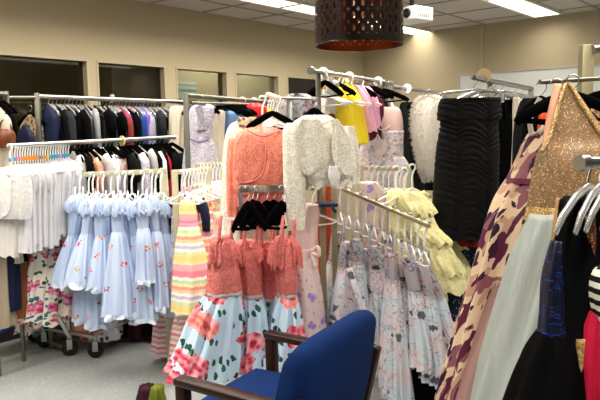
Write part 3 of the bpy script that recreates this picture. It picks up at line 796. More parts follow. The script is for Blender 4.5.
T['bluesheer'] = cloth('pale_blue_satin', '#8fb4d6', .4)
T['marf'] = patches('plum_leaf_print', ['#d6bb9e', '#b8937a'], ['#84505a', '#551a36', '#31122b'], 24, .34, .585)
T['swag'] = swag('black_ruched_jersey', '#08080a', .7)
T['zebra'] = stripes('black_cream_bands', ['#0d0d0d', '#d8d2c2', '#0d0d0d', '#e4dfd0'], .05)
T['ochre'] = cloth('ochre_satin', '#a98c4a', .5)

# ------------------------------------------------------------------ hangers
HP = {}
def hanger_mesh(kind, hw):
    parts = []
    hook = [(.0, 0, -.062), (.0, 0, -.04), (.010, 0, -.028), (.020, 0, -.014), (.018, 0, .002), (.006, 0, .010), (-.008, 0, .008), (-.018, 0, -.004)]
    if kind == 'white':
        k = M(); k.tube([(0, 0, -.125), (0, 0, -.09), (.002, 0, -.05)]+hook[2:], .0055, 8)
        k.tube([(-hw, 0, -.18), (-hw*.72, 0, -.165), (-hw*.3, 0, -.14), (0, 0, -.124), (hw*.3, 0, -.14), (hw*.72, 0, -.165), (hw, 0, -.18)], .006, 8, .8)
        k.tube([(-hw, 0, -.18), (-hw*.8, 0, -.19), (0, 0, -.193), (hw*.8, 0, -.19), (hw, 0, -.18)], .004, 8, .8)
        parts.append(('frame', k, m_whitep))
    elif kind == 'black':
        k = M(); k.tube(hook, .0026, 8); parts.append(('hook', k, m_steel))
        k = M(); k.tube([(-hw, 0, -.128), (-hw*.85, 0, -.112), (-hw*.5, 0, -.085), (-hw*.15, 0, -.06), (0, 0, -.052), (hw*.15, 0, -.06), (hw*.5, 0, -.085), (hw*.85, 0, -.112), (hw, 0, -.128)], [.012, .016, .017, .016, .014, .016, .017, .016, .012], 10, .5)
        k.tube([(-hw*.95, 0, -.122), (0, 0, -.135), (hw*.95, 0, -.122)], .005, 8, .8); parts.append(('shoulder_bar', k, m_velvet))
    elif kind == 'clear':
        k = M(); k.tube(hook, .0026, 8); parts.append(('hook', k, m_steel))
        k = M(); k.tube([(-hw, 0, -.135), (-hw*.8, 0, -.105), (-hw*.4, 0, -.072), (0, 0, -.055), (hw*.4, 0, -.072), (hw*.8, 0, -.105), (hw, 0, -.135)], [.008, .011, .012, .012, .012, .011, .008], 10, .55); parts.append(('shoulder_bar', k, m_clear))
    elif kind == 'clip':
        k = M(); k.tube(hook, .0026, 8); parts.append(('hook', k, m_steel))
        k = M(); k.tube([(-hw, 0, -.075), (-hw*.5, 0, -.068), (0, 0, -.06), (hw*.5, 0, -.068), (hw, 0, -.075)], .008, 10, .6); parts.append(('bar', k, m_clear))
        for s in (-1, 1):
            k = M(); k.box((s*hw*.86, 0, -.10), (.012, .012, .03), None, .004); parts.append(('clip', k, m_clear))
    return parts
def hanger(kind, loc, yaw, hw, label, group, marker=None, zs=1.0):
    key = (kind, round(hw, 3), marker.name if marker else None, zs)
    if key in HP: return dup(HP[key], loc, yaw, label, group=group)
    ps = hanger_mesh(kind, hw)
    if marker:
        k = M(); k.lathe((0, 0, -.085), [(.006, -.012), (.0085, -.010), (.0085, .010), (.006, .012)], n=12); ps.append(('size_marker', k, marker))
    if len(ps) == 1: o = ps[0][1].build('coat_hanger', ps[0][2], loc=loc, rz=math.radians(yaw))
    else:
        o = empty('coat_hanger', loc, math.radians(yaw))
        for n_, k, mt in ps:
            c = k.build(n_, mt, o)
            if n_ == 'size_marker': c['label'] = 'coloured size marker'
    o.scale = (1, 1, zs); tag(o, label, 'hanger', group); HP[key] = o; return o
RND = random.Random(5)
def nth(i): return ['first', 'second', 'third', 'fourth', 'fifth', 'sixth', 'seventh', 'eighth', 'ninth', 'tenth', 'eleventh', 'twelfth', 'thirteenth', 'fourteenth', 'fifteenth', 'sixteenth', 'seventeenth', 'eighteenth', 'nineteenth', 'twentieth', 'twenty-first', 'twenty-second', 'twenty-third', 'twenty-fourth', 'twenty-fifth', 'twenty-sixth', 'twenty-seventh', 'twenty-eighth', 'twenty-ninth', 'thirtieth', 'thirty-first', 'thirty-second', 'thirty-third', 'thirty-fourth', 'thirty-fifth', 'thirty-sixth', 'thirty-seventh', 'thirty-eighth', 'thirty-ninth', 'fortieth'][i]

# ------------------------------------------------------------------ generic slim garments in metres (for the packed rails)
def slim(name, loc, yaw, mat, hw=.2, length=.9, sh=-.10, flare=1.1, thick=.035, seed=1, sleeves=0, sl_len=.4, amp=.01, npl=8, straps=0, waist=.85, label='x', cat='top', group=None, N=28, sub=4, parts=None):
    """shoulder-hung garment in its own frame: body (with sleeves or straps)"""
    root = None; out = []
    p = pleat(seed, npl)
    rows = [(sh+.015, .16*hw, .35*thick, 0), (sh, .28*hw, .5*thick, 0), (sh-.045, .72*hw, .8*thick, .2), (sh-.09, .93*hw, thick, .4), (sh-.22, .9*hw, thick*1.1, .6), (sh-.22-(length-.22)*.3, hw*waist, thick, .8), (sh-.22-(length-.22)*.7, hw*(waist+flare)/2, thick*1.2, 1), (sh-length, hw*flare, thick*1.4, 1)]
    if straps: rows = [(sh-.10, .62*hw, .8*thick, 0), (sh-.14, .72*hw, thick, .3), (sh-.25, .75*hw, thick, .5), (sh-.25-(length-.25)*.25, hw*waist, thick, .7), (sh-.25-(length-.25)*.65, hw*(waist+flare)/2, thick*1.3, 1), (sh-length, hw*flare, thick*1.6, 1)]
    rr = cr_interp(rows, sub); vs = []; fs = []; m = len(rr)
    for i, (z, w, h, a_) in enumerate(rr):
        v = i/(m-1)
        for j in range(N):
            th = 2*PI*j/N; co, si = math.cos(th), math.sin(th); q = amp*a_*p(th, v*3)
            vs.append((math.copysign(abs(co)**.75, co)*w+q*co, si*h+q*si, z))
    for i in range(m-1):
        for j in range(N): a0 = i*N+j; b0 = i*N+(j+1) % N; fs.append((a0, a0+N, b0+N, b0))
    fs.append(tuple(range(N)))
    out.append(('body', vs, fs, mat))
    for s in (-1, 1):
        if sleeves:
            k = M(); k.tube([(s*hw*.72, 0, sh-.04), (s*hw*.98, 0, sh-.09), (s*hw*1.08, 0, sh-.09-sl_len*.4), (s*hw*1.08, 0, sh-.09-sl_len)], [.05, .05, .042, .038], 12, .55); out.append(('sleeve', k.v, k.f, mat))
        if straps:
            k = M(); k.tube([(s*hw*.5, -thick*.7, sh-.13), (s*hw*.48, -.008, sh-.02), (s*hw*.46, 0, sh+.012), (s*hw*.48, .008, sh-.02), (s*hw*.5, thick*.7, sh-.13)], .006, 6); out.append(('strap', k.v, k.f, mat))
    if len(out) == 1: o = raw(name, vs, fs, mat, None, True, loc, math.radians(yaw))
    else:
        o = empty(name, loc, math.radians(yaw))
        for q in out: raw(q[0], q[1], q[2], q[3], o)
    tag(o, label, cat, group); return o
def place_rows(items, p, q, yaw, hkind, hw, group, hgroup, where, protos, jit=14, t_of=None, lo=0, hlabel=None):
    """items: (t, material key, colour words, noun, proto key)"""
    for i, (t, mk, words, noun, pk) in enumerate(items):
        loc = W(*dist(p, q, t)); yw = yaw+RND.uniform(-jit, jit)
        lab = ('%s %s %s' % (words, noun, where(i))).replace('child size, ', '')
        dup_mats = {protos[pk]['mat'].name: T[mk]}
        o = dup(protos[pk]['o'], loc, yw, lab, (RND.uniform(.68, 1.02), RND.uniform(.8, 1.3), RND.uniform(.9, 1.05)), dup_mats, group)
        o['category'] = noun.split()[-1]; o.rotation_euler[1] = RND.uniform(-.07, .07); o.location.z += RND.uniform(-.025, .015)
        if hkind: hanger(hkind, loc, yw, hw, hlabel(i, words, noun), hgroup)
def mkproto(mat, **kw): return {'o': slim(kw.pop('name'), (0, 0, 0), 0, mat, **kw), 'mat': mat}
neutral = cloth('neutral_cloth', '#808080')
PR = {
 'top': mkproto(neutral, name='blouse', hw=.20, length=.62, sleeves=1, sl_len=.3, seed=3),
 'sheath': mkproto(neutral, name='hanging_dress', hw=.19, length=.95, flare=1.0, straps=1, seed=5),
 'gown': mkproto(neutral, name='hanging_gown', hw=.2, length=1.2, flare=1.35, straps=1, seed=8, amp=.018, npl=11),
 'kid': mkproto(neutral, name='hanging_child_dress', hw=.15, length=.62, flare=1.35, straps=1, seed=9, amp=.016, npl=10, sh=-.14),
 'kidtop': mkproto(neutral, name='child_blouse', hw=.14, length=.45, sleeves=1, sl_len=.12, seed=11, amp=.01, sh=-.14),
}
PR['top2'] = mkproto(neutral, name='blouse', hw=.17, length=.7, sleeves=1, sl_len=.5, seed=13, amp=.024, npl=9, sh=-.075)
PR['top3'] = mkproto(neutral, name='blouse', hw=.16, length=.55, sleeves=1, sl_len=.15, seed=17, amp=.022, npl=11, sh=-.08, thick=.045)
PR['sheath2'] = mkproto(neutral, name='hanging_dress', hw=.16, length=1.0, flare=1.2, seed=19, amp=.016, npl=10, sh=-.07, waist=.7)
PR['sheath3'] = mkproto(neutral, name='hanging_dress', hw=.14, length=.85, flare=1.3, seed=23, amp=.018, npl=12, sh=-.075, waist=.75)
def vary(pk, i): return {'top': ['top2', 'top3', 'top2'], 'sheath': ['sheath2', 'sheath3', 'sheath2', 'sheath3', 'sheath']}.get(pk, [pk])[i % {'top': 3, 'sheath': 5}.get(pk, 1)]
# ---- rear rack under the windows
rear = [(48, 'navy', 'navy', 'dress'), (52, 'black', 'black', 'dress'), (56, 'black2', 'soft black', 'blouse'), (60, 'char', 'charcoal', 'blouse'), (64, 'black', 'black', 'dress'), (68, 'black', 'black', 'blouse'), (72, 'black2', 'soft black', 'dress'), (76, 'black', 'black', 'gown'), (80, 'char', 'charcoal', 'dress'), (83, 'silver', 'silver grey', 'dress'), (87, 'black', 'black', 'dress'), (90, 'silver', 'silver grey', 'blouse'), (94, 'black', 'black', 'blouse'), (98, 'char', 'charcoal', 'dress'), (102, 'black2', 'soft black', 'dress'), (106, 'teal', 'dusty teal', 'dress'), (109, 'black', 'black', 'blouse'), (112, 'dmar', 'dark maroon', 'dress'), (115.5, 'rust', 'rust red', 'blouse'), (118, 'rust', 'rust red', 'dress'), (122, 'magenta', 'magenta', 'dress'), (125, 'black', 'black', 'dress'), (129, 'black', 'black', 'blouse'), (133, 'black2', 'soft black', 'dress'), (136, 'cobalt', 'cobalt blue', 'dress'), (140, 'violet', 'violet', 'dress'), (143, 'lilac', 'pale lilac', 'dress'), (147, 'dgreen', 'dark green', 'dress'), (151, 'char', 'charcoal', 'blouse'), (154, 'teal', 'dusty teal', 'dress'), (158, 'black', 'black', 'dress'), (162, 'dgreen', 'dark green', 'dress'), (165, 'black', 'black', 'blouse'), (168, 'crimson', 'crimson', 'dress'), (171, 'magenta', 'magenta', 'blouse')]
pk_of = {'blouse': 'top', 'dress': 'sheath', 'gown': 'gown'}
its = [((x-38)/146., mk, w_, n_, vary(pk_of[n_], int(x))) for x, mk, w_, n_ in rear]
place_rows(its, *RR, -40, 'clear', .13, 'dark clothes on the rail under the windows', 'hangers on the rail under the windows',
    lambda i: 'on the rack under the windows, %s garment from its left post' % nth(i), PR,
    hlabel=lambda i, w_, n_: 'clear hanger holding the %s %s, %s from the left post under the windows' % (w_, n_, nth(i)))
# ---- white-shirt rack, right half: mixed tops on black hangers
mid = [(74, 'greyp', 'pale grey', 'blouse'), (79, 'black', 'black', 'blouse'), (84, 'peach', 'peach lace', 'dress'), (88, 'peach', 'peach lace', 'blouse'), (93, 'greyp', 'pale grey', 'blouse'), (97, 'wlace2', 'white eyelet', 'blouse'), (101, 'wlace2', 'white eyelet', 'dress'), (105, 'offwhite', 'offwhite', 'blouse'), (109, 'lilac', 'pale lilac', 'dress'), (113, 'lav', 'lavender floral', 'dress'), (118, 'pastel', 'cream floral', 'dress'), (123, 'black', 'black', 'blouse'), (127, 'blacklace', 'black lace', 'blouse'), (131, 'lavlace', 'lavender lace', 'blouse'), (135, 'silver', 'silver grey', 'dress'), (139, 'greyp', 'pale grey', 'blouse'), (143, 'black2', 'soft black', 'blouse'), (147, 'wlace2', 'white eyelet', 'blouse'), (151, 'black', 'black', 'blouse'), (155, 'crimson', 'crimson', 'blouse'), (159, 'crimson', 'crimson', 'dress'), (163, 'navy', 'navy', 'dress'), (167, 'black', 'black', 'blouse'), (172, 'blacklace', 'black lace', 'blouse')]
its = [((x-8)/167., mk, w_, n_, vary(pk_of[n_], int(x))) for x, mk, w_, n_ in mid]
place_rows(its, *RA, -40, 'black', .14, 'mixed clothes right of the white shirts', 'black hangers right of the white shirts',
    lambda i: 'on the white-shirt rack, %s garment right of the white shirts' % nth(i), PR,
    hlabel=lambda i, w_, n_: 'black hanger of the %s %s, %s right of the white shirts' % (w_, n_, nth(i)))
# ---- rack right of it
r2 = [(222, 'black', 'black', 'dress'), (227, 'navy', 'navy', 'blouse'), (231, 'char', 'charcoal', 'dress'), (235, 'black', 'black', 'blouse'), (240, 'dgreen', 'dark green', 'dress'), (245, 'black', 'black', 'dress'), (250, 'black2', 'soft black', 'blouse'), (262, 'black', 'black', 'dress'), (268, 'char', 'charcoal', 'blouse')]
its = [((x-186)/89., mk, w_, n_, vary(pk_of[n_], int(x))) for x, mk, w_, n_ in r2]
place_rows(its, *R2a, -30, 'black', .19, 'dark clothes on the double-rail rack', 'black hangers on the double-rail rack',
    lambda i: 'on the grey double-rail rack, %s dark garment from its post' % nth(i), PR,
    hlabel=lambda i, w_, n_: 'black hanger of the %s %s, %s on the double-rail rack' % (w_, n_, nth(i)))
# ---- far right rear rail beyond the fur: small colourful garments
r3 = [(418, 'navy', 'navy', 'blouse'), (422, 'dgreen', 'dark green', 'blouse'), (426, 'cobalt', 'cobalt blue', 'blouse'), (430, 'black', 'black', 'blouse'), (434, 'ochre', 'ochre', 'blouse'), (438, 'violet', 'violet', 'blouse'), (441, 'black2', 'soft black', 'dress')]
its = [((x-392)/50., mk, w_, n_, vary(pk_of[n_], int(x))) for x, mk, w_, n_ in r3]
place_rows(its, *RZ, -35, 'white', .19, 'clothes on the rail beyond the white fur', 'white hangers beyond the white fur',
    lambda i: 'on the rail beyond the white fur, %s from the left' % nth(i), PR,
    hlabel=lambda i, w_, n_: 'white hanger of the %s %s beyond the white fur, %s from the left' % (w_, n_, nth(i)))
# ---- pastel children's clothes on white hangers (two rails)
kd = [(0.12, 'pastel2', 'pale blue floral', 'dress'), (.24, 'stripe2', 'pink and yellow striped', 'dress'), (.36, 'navy', 'navy', 'blouse'), (.48, 'stripe', 'rainbow striped', 'dress'), (.6, 'pastel', 'cream floral', 'dress'), (.72, 'peach', 'peach lace', 'dress'), (.84, 'stripe2', 'pink and yellow striped', 'dress'), (.96, 'pastel', 'cream floral', 'blouse')]
its = [(t, mk, w_, n_, 'kid' if n_ == 'dress' else 'kidtop') for t, mk, w_, n_ in kd]
place_rows(its, *RD1, -25, 'white', .15, 'pastel children clothes on the front rail', 'white hangers on the pastel rail',
    lambda i: 'child size, %s behind the big rainbow striped dress' % nth(i), PR,
    hlabel=lambda i, w_, n_: 'white hanger of the %s child %s, %s behind the rainbow dress' % (w_, n_, nth(i)))
kd = [(.05, 'pastel', 'cream floral', 'dress'), (.17, 'peach', 'peach lace', 'dress'), (.29, 'stripe2', 'pink and yellow striped', 'blouse'), (.41, 'pastel2', 'pale blue floral', 'dress'), (.53, 'stripe', 'rainbow striped', 'dress'), (.65, 'pastel', 'cream floral', 'blouse'), (.77, 'pink', 'pink', 'dress'), (.9, 'stripe2', 'pink and yellow striped', 'dress')]
its = [(t, mk, w_, n_, 'kid' if n_ == 'dress' else 'kidtop') for t, mk, w_, n_ in kd]
place_rows(its, *RD2, -25, 'white', .15, 'pastel children clothes on the back rail', 'white hangers on the rear pastel rail',
    lambda i: 'child size, %s on the rear pastel rail' % nth(i), PR,
    hlabel=lambda i, w_, n_: 'white hanger of the %s child %s, %s on the rear pastel rail' % (w_, n_, nth(i)))
# ---- white hangers behind the waterfall arm
kd = [(.08, 'pastel2', 'pale blue floral', 'dress'), (.2, 'lav', 'lavender floral', 'dress'), (.32, 'pastel2', 'pale blue floral', 'dress'), (.44, 'lilac', 'pale lilac', 'dress'), (.56, 'pastel', 'cream floral', 'dress'), (.68, 'lav', 'lavender floral', 'dress'), (.8, 'pastel2', 'pale blue floral', 'blouse'), (.92, 'ylace', 'yellow lace', 'blouse')]
its = [(t, mk, w_, n_, 'kid' if n_ == 'dress' else 'kidtop') for t, mk, w_, n_ in kd]
place_rows(its, *RW_, 15, 'white', .15, 'children dresses behind the waterfall arm', 'white hangers behind the waterfall arm',
    lambda i: 'child size, %s from the left behind the waterfall arm' % nth(i), PR, jit=12,
    hlabel=lambda i, w_, n_: 'white hanger of the %s child %s, %s behind the waterfall arm' % (w_, n_, nth(i)))
# ---- black gowns behind the ruched dress
r4 = [(.22, 'black', 'black', 'gown'), (.34, 'black2', 'soft black', 'gown'), (.46, 'black', 'black', 'gown'), (.58, 'black', 'black', 'dress'), (.7, 'bluesheer', 'pale blue satin', 'gown'), (.82, 'black', 'black', 'gown'), (.94, 'tan', 'tan', 'dress')]
its = [(t, mk, w_, n_, pk_of[n_]) for t, mk, w_, n_ in r4]
place_rows(its, *RK, -33, 'clear', .2, 'evening gowns behind the ruched dress', 'clear hangers behind the ruched dress',
    lambda i: 'on clear hanger, %s behind the black ruched dress' % nth(i), PR,
    hlabel=lambda i, w_, n_: 'clear hanger of the %s %s, %s behind the ruched dress' % (w_, n_, nth(i)))
for v_ in PR.values():
    for ch in list(v_['o'].children): bpy.data.objects.remove(ch)
    bpy.data.objects.remove(v_['o'])
# ------------------------------------------------------------------ named garments, each at its own place
def hang_on(kind, hook, yaw, hw, label, group, marker=None, zs=1.0): return hanger(kind, W(*hook), yaw, hw, label, group, marker, zs)
mk_b = plain('marker_blue', '#3fa3d8', .5); mk_o = plain('marker_orange', '#f09a2c', .5); mk_p = plain('marker_pink', '#e48bb4', .5); mk_y = plain('marker_yellow', '#f2c83a', .5)
# white lace cardigan and blouse at the left end
g = G('cardigan', 'white lace cardigan hanging first on the white shirt rack at left edge', 'cardigan', (9, 146, 3.98), -20)
g.loft('body', [(167, 4, 18, .02, 0), (171, -6, 24, .035, 0), (180, -11, 27, .05, .3e-2), (198, -12, 27, .055), (212, -11, 26, .05), (218, -8, 24, .045)], T['wlace2'], amp=.006, npl=6, seed=3)
g.cord('body>front_edge', [(12, 172, -.06), (11, 185, -.075), (11.5, 200, -.075), (8, 213, -.07), (2, 217, -.06)], .006, T['white'], 8)
g.cord('body>collar', [(4, 171, -.02), (8, 174.5, -.055), (12, 175.5, -.06), (16, 174.5, -.05), (19, 170, -.01)], .007, T['white'], 8)
g.loft('sleeve', [(174, 20, 28, .04), (190, 21, 30, .045), (206, 20, 30, .042), (219, 21, 28, .04)], T['wlace2'], amp=.006, seed=5, N=24, dd=-.03)
g.loft('sleeve', [(174, -14, -5, .04), (190, -16, -6, .045), (206, -16, -6, .042), (219, -15, -7, .04)], T['wlace2'], amp=.006, seed=6, N=24, dd=.02)
for y in (180, 188, 196, 204): g.mesh('body>button', M().lathe(g.L(13.5, y, -.075), [(.005, -.003), (.006, 0), (.004, .003)], (0, 1, 0), 10), m_whitep)
g.done(); hang_on('white', (9, 146, 3.98), -20, .16, 'white hanger of the lace cardigan at the left end of the shirt rail', None, mk_b)
g = G('blouse', 'sheer pale blouse hem showing below the white lace cardigan', 'blouse', (12, 146, 4.06), -30)
g.loft('body', [(168, 6, 18), (172, -4, 26), (210, -6, 24), (235, -6, 22, .06), (255, -5, 21, .065)], T['offwhite'], hd=.05, amp=.012, npl=12, seed=4, hem=.01).done()
# white shirts
proto = None; n_s = 22
mks = [mk_b, mk_p, mk_p, mk_o, mk_o, mk_o, mk_o, mk_o, mk_o, mk_o, mk_b, mk_o, mk_o, mk_y, mk_b, mk_b, mk_b, mk_b, mk_p, mk_b, mk_b, mk_b]
for i in range(n_s):
    t = (14+ i*2.55-8)/167.; loc = W(*dist(RA[0], RA[1], t)); yw = -40+RND.uniform(-7, 7); lab = 'white cotton top, %s behind the white lace cardigan' % nth(i)
    if proto is None:
        g = G('shirt', lab, 'shirt', (14, 145.6, 4.1), -40, 'white shirts on white hangers')
        g.loft('body', [(165, 11, 17, .01, 0), (167, 8, 21, .014, 0), (172, -1, 29, .018, 0), (180, -5, 33, .02), (205, -4, 32, .02), (235, -5, 33, .022), (250, -6, 34, .024)], T['white'], hd=.02, amp=.008, npl=9, seed=2, N=40, sub=4)
        for x, s in ((34, 1), (-6, -1)):
            g.cord('sleeve', [(x-5*s, 174), (x, 180), (x+.5*s, 192)], [.03, .035, .032], T['white'], 12, .4)
        proto = o = g.done(); o.location = loc
    else: o = dup(proto, loc, yw, lab, (RND.uniform(.9, 1.0), RND.uniform(.7, .95), RND.uniform(.93, 1.03) if i < 14 else RND.uniform(.82, .92)))
    hanger('white', loc, yw, .15, 'white hanger of the %s white cotton top behind the lace cardigan' % nth(i), 'white hangers of the white shirts', mks[i])
# cream rose print dresses below the shirts
for i, (x, d, xl, xr, yb) in enumerate([(40, 4.32, 19, 46, 318), (50, 4.38, 36, 62, 322), (62, 4.45, 54, 80, 312), (30, 4.42, 22, 40, 330)]):
    hk = (x, 201, d)
    g = G('dress', 'cream dress with pink rose print below the white shirts, %s from the left' % ['second', 'third', 'rightmost', 'leftmost'][i], 'dress', hk, -30, 'rose print dresses below the white shirts')
    g.loft('bodice', [(214, x-6, x+6), (222, x-9, x+9), (246, x-8, x+8)], T['cream_rose'], hd=.05)
    g.loft('skirt', [(246, x-8, x+8, .06, .004), (275, (xl+x-11)/2, (xr+x+11)/2, .09), (yb-8, xl, xr, .11), (yb, xl-1, xr+1, .115)], T['cream_rose'], amp=.018, npl=9, seed=i+2, hem=.012)
    g.done(); hang_on('white', hk, -30, .12, 'white hanger hidden behind the shirts, %s of the rose print dresses' % nth(i), 'hangers on the lower shirt rail')
g = G('dress', 'dusty coral lace dress hem behind the casters', 'dress', (80, 205, 4.55), -20)
g.loft('body', [(215, 72, 88), (250, 70, 90), (300, 68, 92, .09), (330, 66, 94, .1)], T['peach'], hd=.05, amp=.014, npl=10, seed=4).done()
g = G('dress', 'pale dress with red flowers hanging lowest behind the right caster', 'dress', (98, 205, 4.6), -20)
g.loft('body', [(215, 90, 106), (250, 88, 108), (320, 84, 118, .12), (337, 82, 120, .13)], T['redfl'], hd=.06, amp=.016, npl=9, seed=7).done()
for i, (x, mk, w_) in enumerate([(122, 'black', 'black'), (136, 'dmar', 'dark maroon'), (150, 'black2', 'soft black'), (160, 'rust', 'rust red'), (46, 'teal', 'dusty teal')]):
    g = G('dress', '%s long dress in the shade below the light blue dresses' % w_ if i < 4 else 'dusty teal dress hem showing below the cream rose dresses', 'dress', (x, 200, 4.75-.0*i), -30)
    g.loft('body', [(212, x-8, x+8), (250, x-9, x+9), (322+3*(i % 2), x-13, x+13, .1), (332+3*(i % 2), x-14, x+14, .11)], T[mk], hd=.06, amp=.014, npl=9, seed=i+20).done()
# far left dark corner
g = G('gown', 'cream satin gown hanging at the far left edge', 'gown', (1, 200, 4.1), -20)
g.loft('body', [(215, -12, 2), (240, -16, 4), (290, -20, 7, .1), (322, -24, 10, .13), (326, -24, 10, .13)], cloth('beige_satin', '#b3a48d', .6), hd=.07, amp=.016, npl=10, seed=5).done()
g = G('dress', 'brown velvet dress between cream gown and rose print dresses', 'dress', (20, 200, 4.25), -30)
g.loft('body', [(214, 13, 26), (250, 12, 28), (316, 11, 29, .09)], T['brown'], hd=.06, amp=.012, npl=8, seed=6).done()
g = G('dress', 'navy dress strip between cream gown and brown dress', 'dress', (12, 200, 4.15), -30)
g.loft('body', [(214, 4, 15), (250, 4, 16), (310, 4, 17, .07)], T['navy'], hd=.05, amp=.01, npl=8, seed=7).done()
g = G('skirt', 'blue denim skirt hem under the cream gown at left edge', 'skirt', (-2, 255, 4.4), -20)
g.loft('body', [(265, -14, 6), (300, -18, 8), (330, -20, 9, .1)], T['cobalt'], hd=.06, amp=.01, seed=3).done()
g = G('handbag', 'brown leather bag hanging by the left edge above the cardigan', 'bag', (5, 120, 4.15), -20)
g.loft('body', [(129, -4, 12, .03), (134, -8, 15, .05), (141, -8, 15, .055), (148, -5, 13, .04)], plain('brown_leather', '#6b3519', .5, noise=20), hd=.04, amp=.006, npl=5, seed=3)
g.cord('strap', [(-2, 131), (1, 123), (5, 120), (9, 123), (12, 131)], .007, plain('strap_leather', '#4d2410', .5)); g.done()
for i, (x, mk, w_) in enumerate([(-3, 'cream', 'cream'), (2.5, 'black', 'black')]):
    o = slim('hanging_gown', W(x, 94, 4.22+.05*i), -35, T[mk], hw=.14, length=1.0, seed=i+3, label='%s gown on the rack at the far left edge' % w_, cat='gown')
    hanger('black', W(x, 94, 4.22+.05*i), -35, .15, 'black hanger of the %s gown at the far left edge' % w_, None)
o = slim('hanging_dress', W(30, 104, 4.62), -30, T['leo'], hw=.13, length=.9, sh=-.09, seed=4, label='spotted beige dress hanging left of the rear rack post', cat='dress'); hanger('black', W(30, 106.5, 4.62), -30, .15, 'black hanger of the spotted beige dress', None)
o = slim('hanging_dress', W(24, 112, 4.5), -30, T['navy'], hw=.09, length=.7, seed=6, label='navy dress hanging left of the spotted beige dress', cat='dress')

# ---- light blue ruffled dresses
BL = [ # hook x, y ruffle, waist y, hem y, xl, xr, d, yaw
 (79, 196, 236, 284, 60, 78, 4.22, -25), (92, 200, 234, 283, 68, 99, 4.08, -20), (102, 200, 236, 287, 91, 117, 4.00, -15),
 (88, 205, 250, 318, 78, 99, 4.30, -15), (97, 210, 255, 324, 89, 114, 4.24, -10), (117, 200, 232, 314, 105, 137, 3.88, 5),
 (131, 203, 236, 318, 131, 157, 3.94, 15), (142, 200, 228, 281, 137, 153, 3.84, 10), (151, 198, 232, 307, 152, 168, 3.94, 15),
 (160, 202, 234, 311, 161, 177, 4.04, 20), (124, 200, 234, 300, 118, 144, 4.12, 0), (155, 203, 236, 300, 150, 170, 4.16, 10), (110, 200, 234, 306, 104, 128, 4.18, -5)]
names = ['leftmost, short and half hidden by the next', 'second from the left, with a high hem', 'third from the left, hem level with its left neighbour', 'low hanging, second-row dress at the left', 'lowest hem, second row below the third dress', 'widest, in the front middle with embroidered posies', 'right of the widest one with a low scalloped hem', 'shortest, narrow and in front of the right group', 'narrow, third from the right end', 'rightmost, against the rainbow stripes', 'tucked behind the widest one', 'tucked behind the narrow right pair', 'tucked between the third and the widest']
for i, (x, yr, yw_, yh, xl, xr, d, yaw) in enumerate(BL):
    hk = (x, 173.2-.02*(x-100)+.6, d); cx = (xl+xr)/2; wx = x*.55+cx*.45
    g = G('sundress', 'light blue ruffled child sundress, '+names[i], 'dress', hk, yaw, 'light blue ruffled sundresses')
    ww = 6.0 if xr-xl > 22 else 4.6
    g.loft('bodice', [(yr+3, x-5, x+5, .035, .002), (yr+12, x*.8+wx*.2-5.5, x*.8+wx*.2+5.5, .045), (yw_, wx-ww, wx+ww, .042)], T['bluep'], amp=.006, npl=16, seed=i)
    g.loft('skirt', [(yw_-1, wx-ww, wx+ww, .042, .004), (yw_+8, wx*.8+cx*.2-ww-2, wx*.8+cx*.2+ww+2, .06, .008), ((yw_+yh)/2+6, wx*.25+cx*.75-(xr-xl)*.42, wx*.25+cx*.75+(xr-xl)*.42, .09), (yh-4, xl, xr, .105), (yh-1, xl, xr, .105)], T['blue'], amp=.021, npl=14, seed=i+3, N=56, hem=.008)
    g.loft('skirt>hem_trim', [(yh-4, xl-.3, xr+.3, .109, .012), (yh-1.5, xl-.8, xr+.8, .112, .015), (yh+1.5, xl-1, xr+1, .114, .018)], T['bluet'], amp=.015, npl=8, seed=i+3, N=64, hem=.008, cap=False)
    g.loft('ruffle', [(yr-1, x-6, x+5, .045, .004), (yr+3, x-8, x+7, .06, .012), (yr+9, x-9.5, x+8.5, .07, .02), (yr+14, x-9, x+8.5, .066, .022)], T['bluep'], amp=.018, npl=16, seed=i+9, N=72, hem=.012)
    g.cord('ruffle>ruffle_edge', [(x-9.5+1.9*q, yr+12.5+2.2*math.sin(q*2.3+i), -.067+.02*abs(q-5)/5) for q in range(11)], .005, T['bluet'], 6)
    for s in (-1, 1): g.cord('strap', [(x+s*4.2, yr+4, -.03), (x+s*4.0, yr-6, -.012), (x+s*3.6, yr-9, 0)], .005, T['bluet'], 6)
    g.done(); hang_on('white', hk, 62+5*(i % 3), .085, 'white hanger of the blue sundress '+names[i].split(',')[0], 'white hangers of the light blue sundresses')
# ---- rainbow dress
hk = (184, 172.3, 3.84)
g = G('sundress', 'big rainbow striped child dress, front of the pastel stand', 'dress', hk, -12)
g.loft('bodice', [(197, 182, 192, .03), (206, 180, 195, .045), (222, 180, 197, .045)], T['stripe'], amp=.004, npl=12, seed=3)
g.loft('skirt', [(222, 180, 197, .045, .002), (250, 177, 203, .07), (285, 175, 208, .09), (311, 174, 207, .1)], T['stripe'], amp=.012, npl=9, seed=5, N=56, hem=.006)
for s in (0, 1): g.cord('strap', [(182.5+s*9, 199, -.03), (183+s*7, 190, -.01), (184+s*5, 186, 0)], .007, T['stripe2'])
g.done(); hang_on('white', hk, -12, .11, 'white hanger of the big rainbow striped dress', None)
g = G('sundress', 'pink checked child dress hanging low below the rainbow stripes', 'dress', (190, 290, 3.95), -10)
g.loft('body', [(298, 180, 196), (330, 174, 200, .07), (372, 170, 202, .09)], T['pinkgh'], hd=.05, amp=.012, npl=9, seed=5, hem=.008).done()
g = G('sundress', 'pink and cream striped dress behind the light blue hems', 'dress', (166, 285, 4.25), -10)
g.loft('body', [(296, 156, 176), (330, 154, 178, .07), (352, 153, 180, .08)], T['pinkgh'], hd=.05, amp=.012, npl=9, seed=8, hem=.008).done()
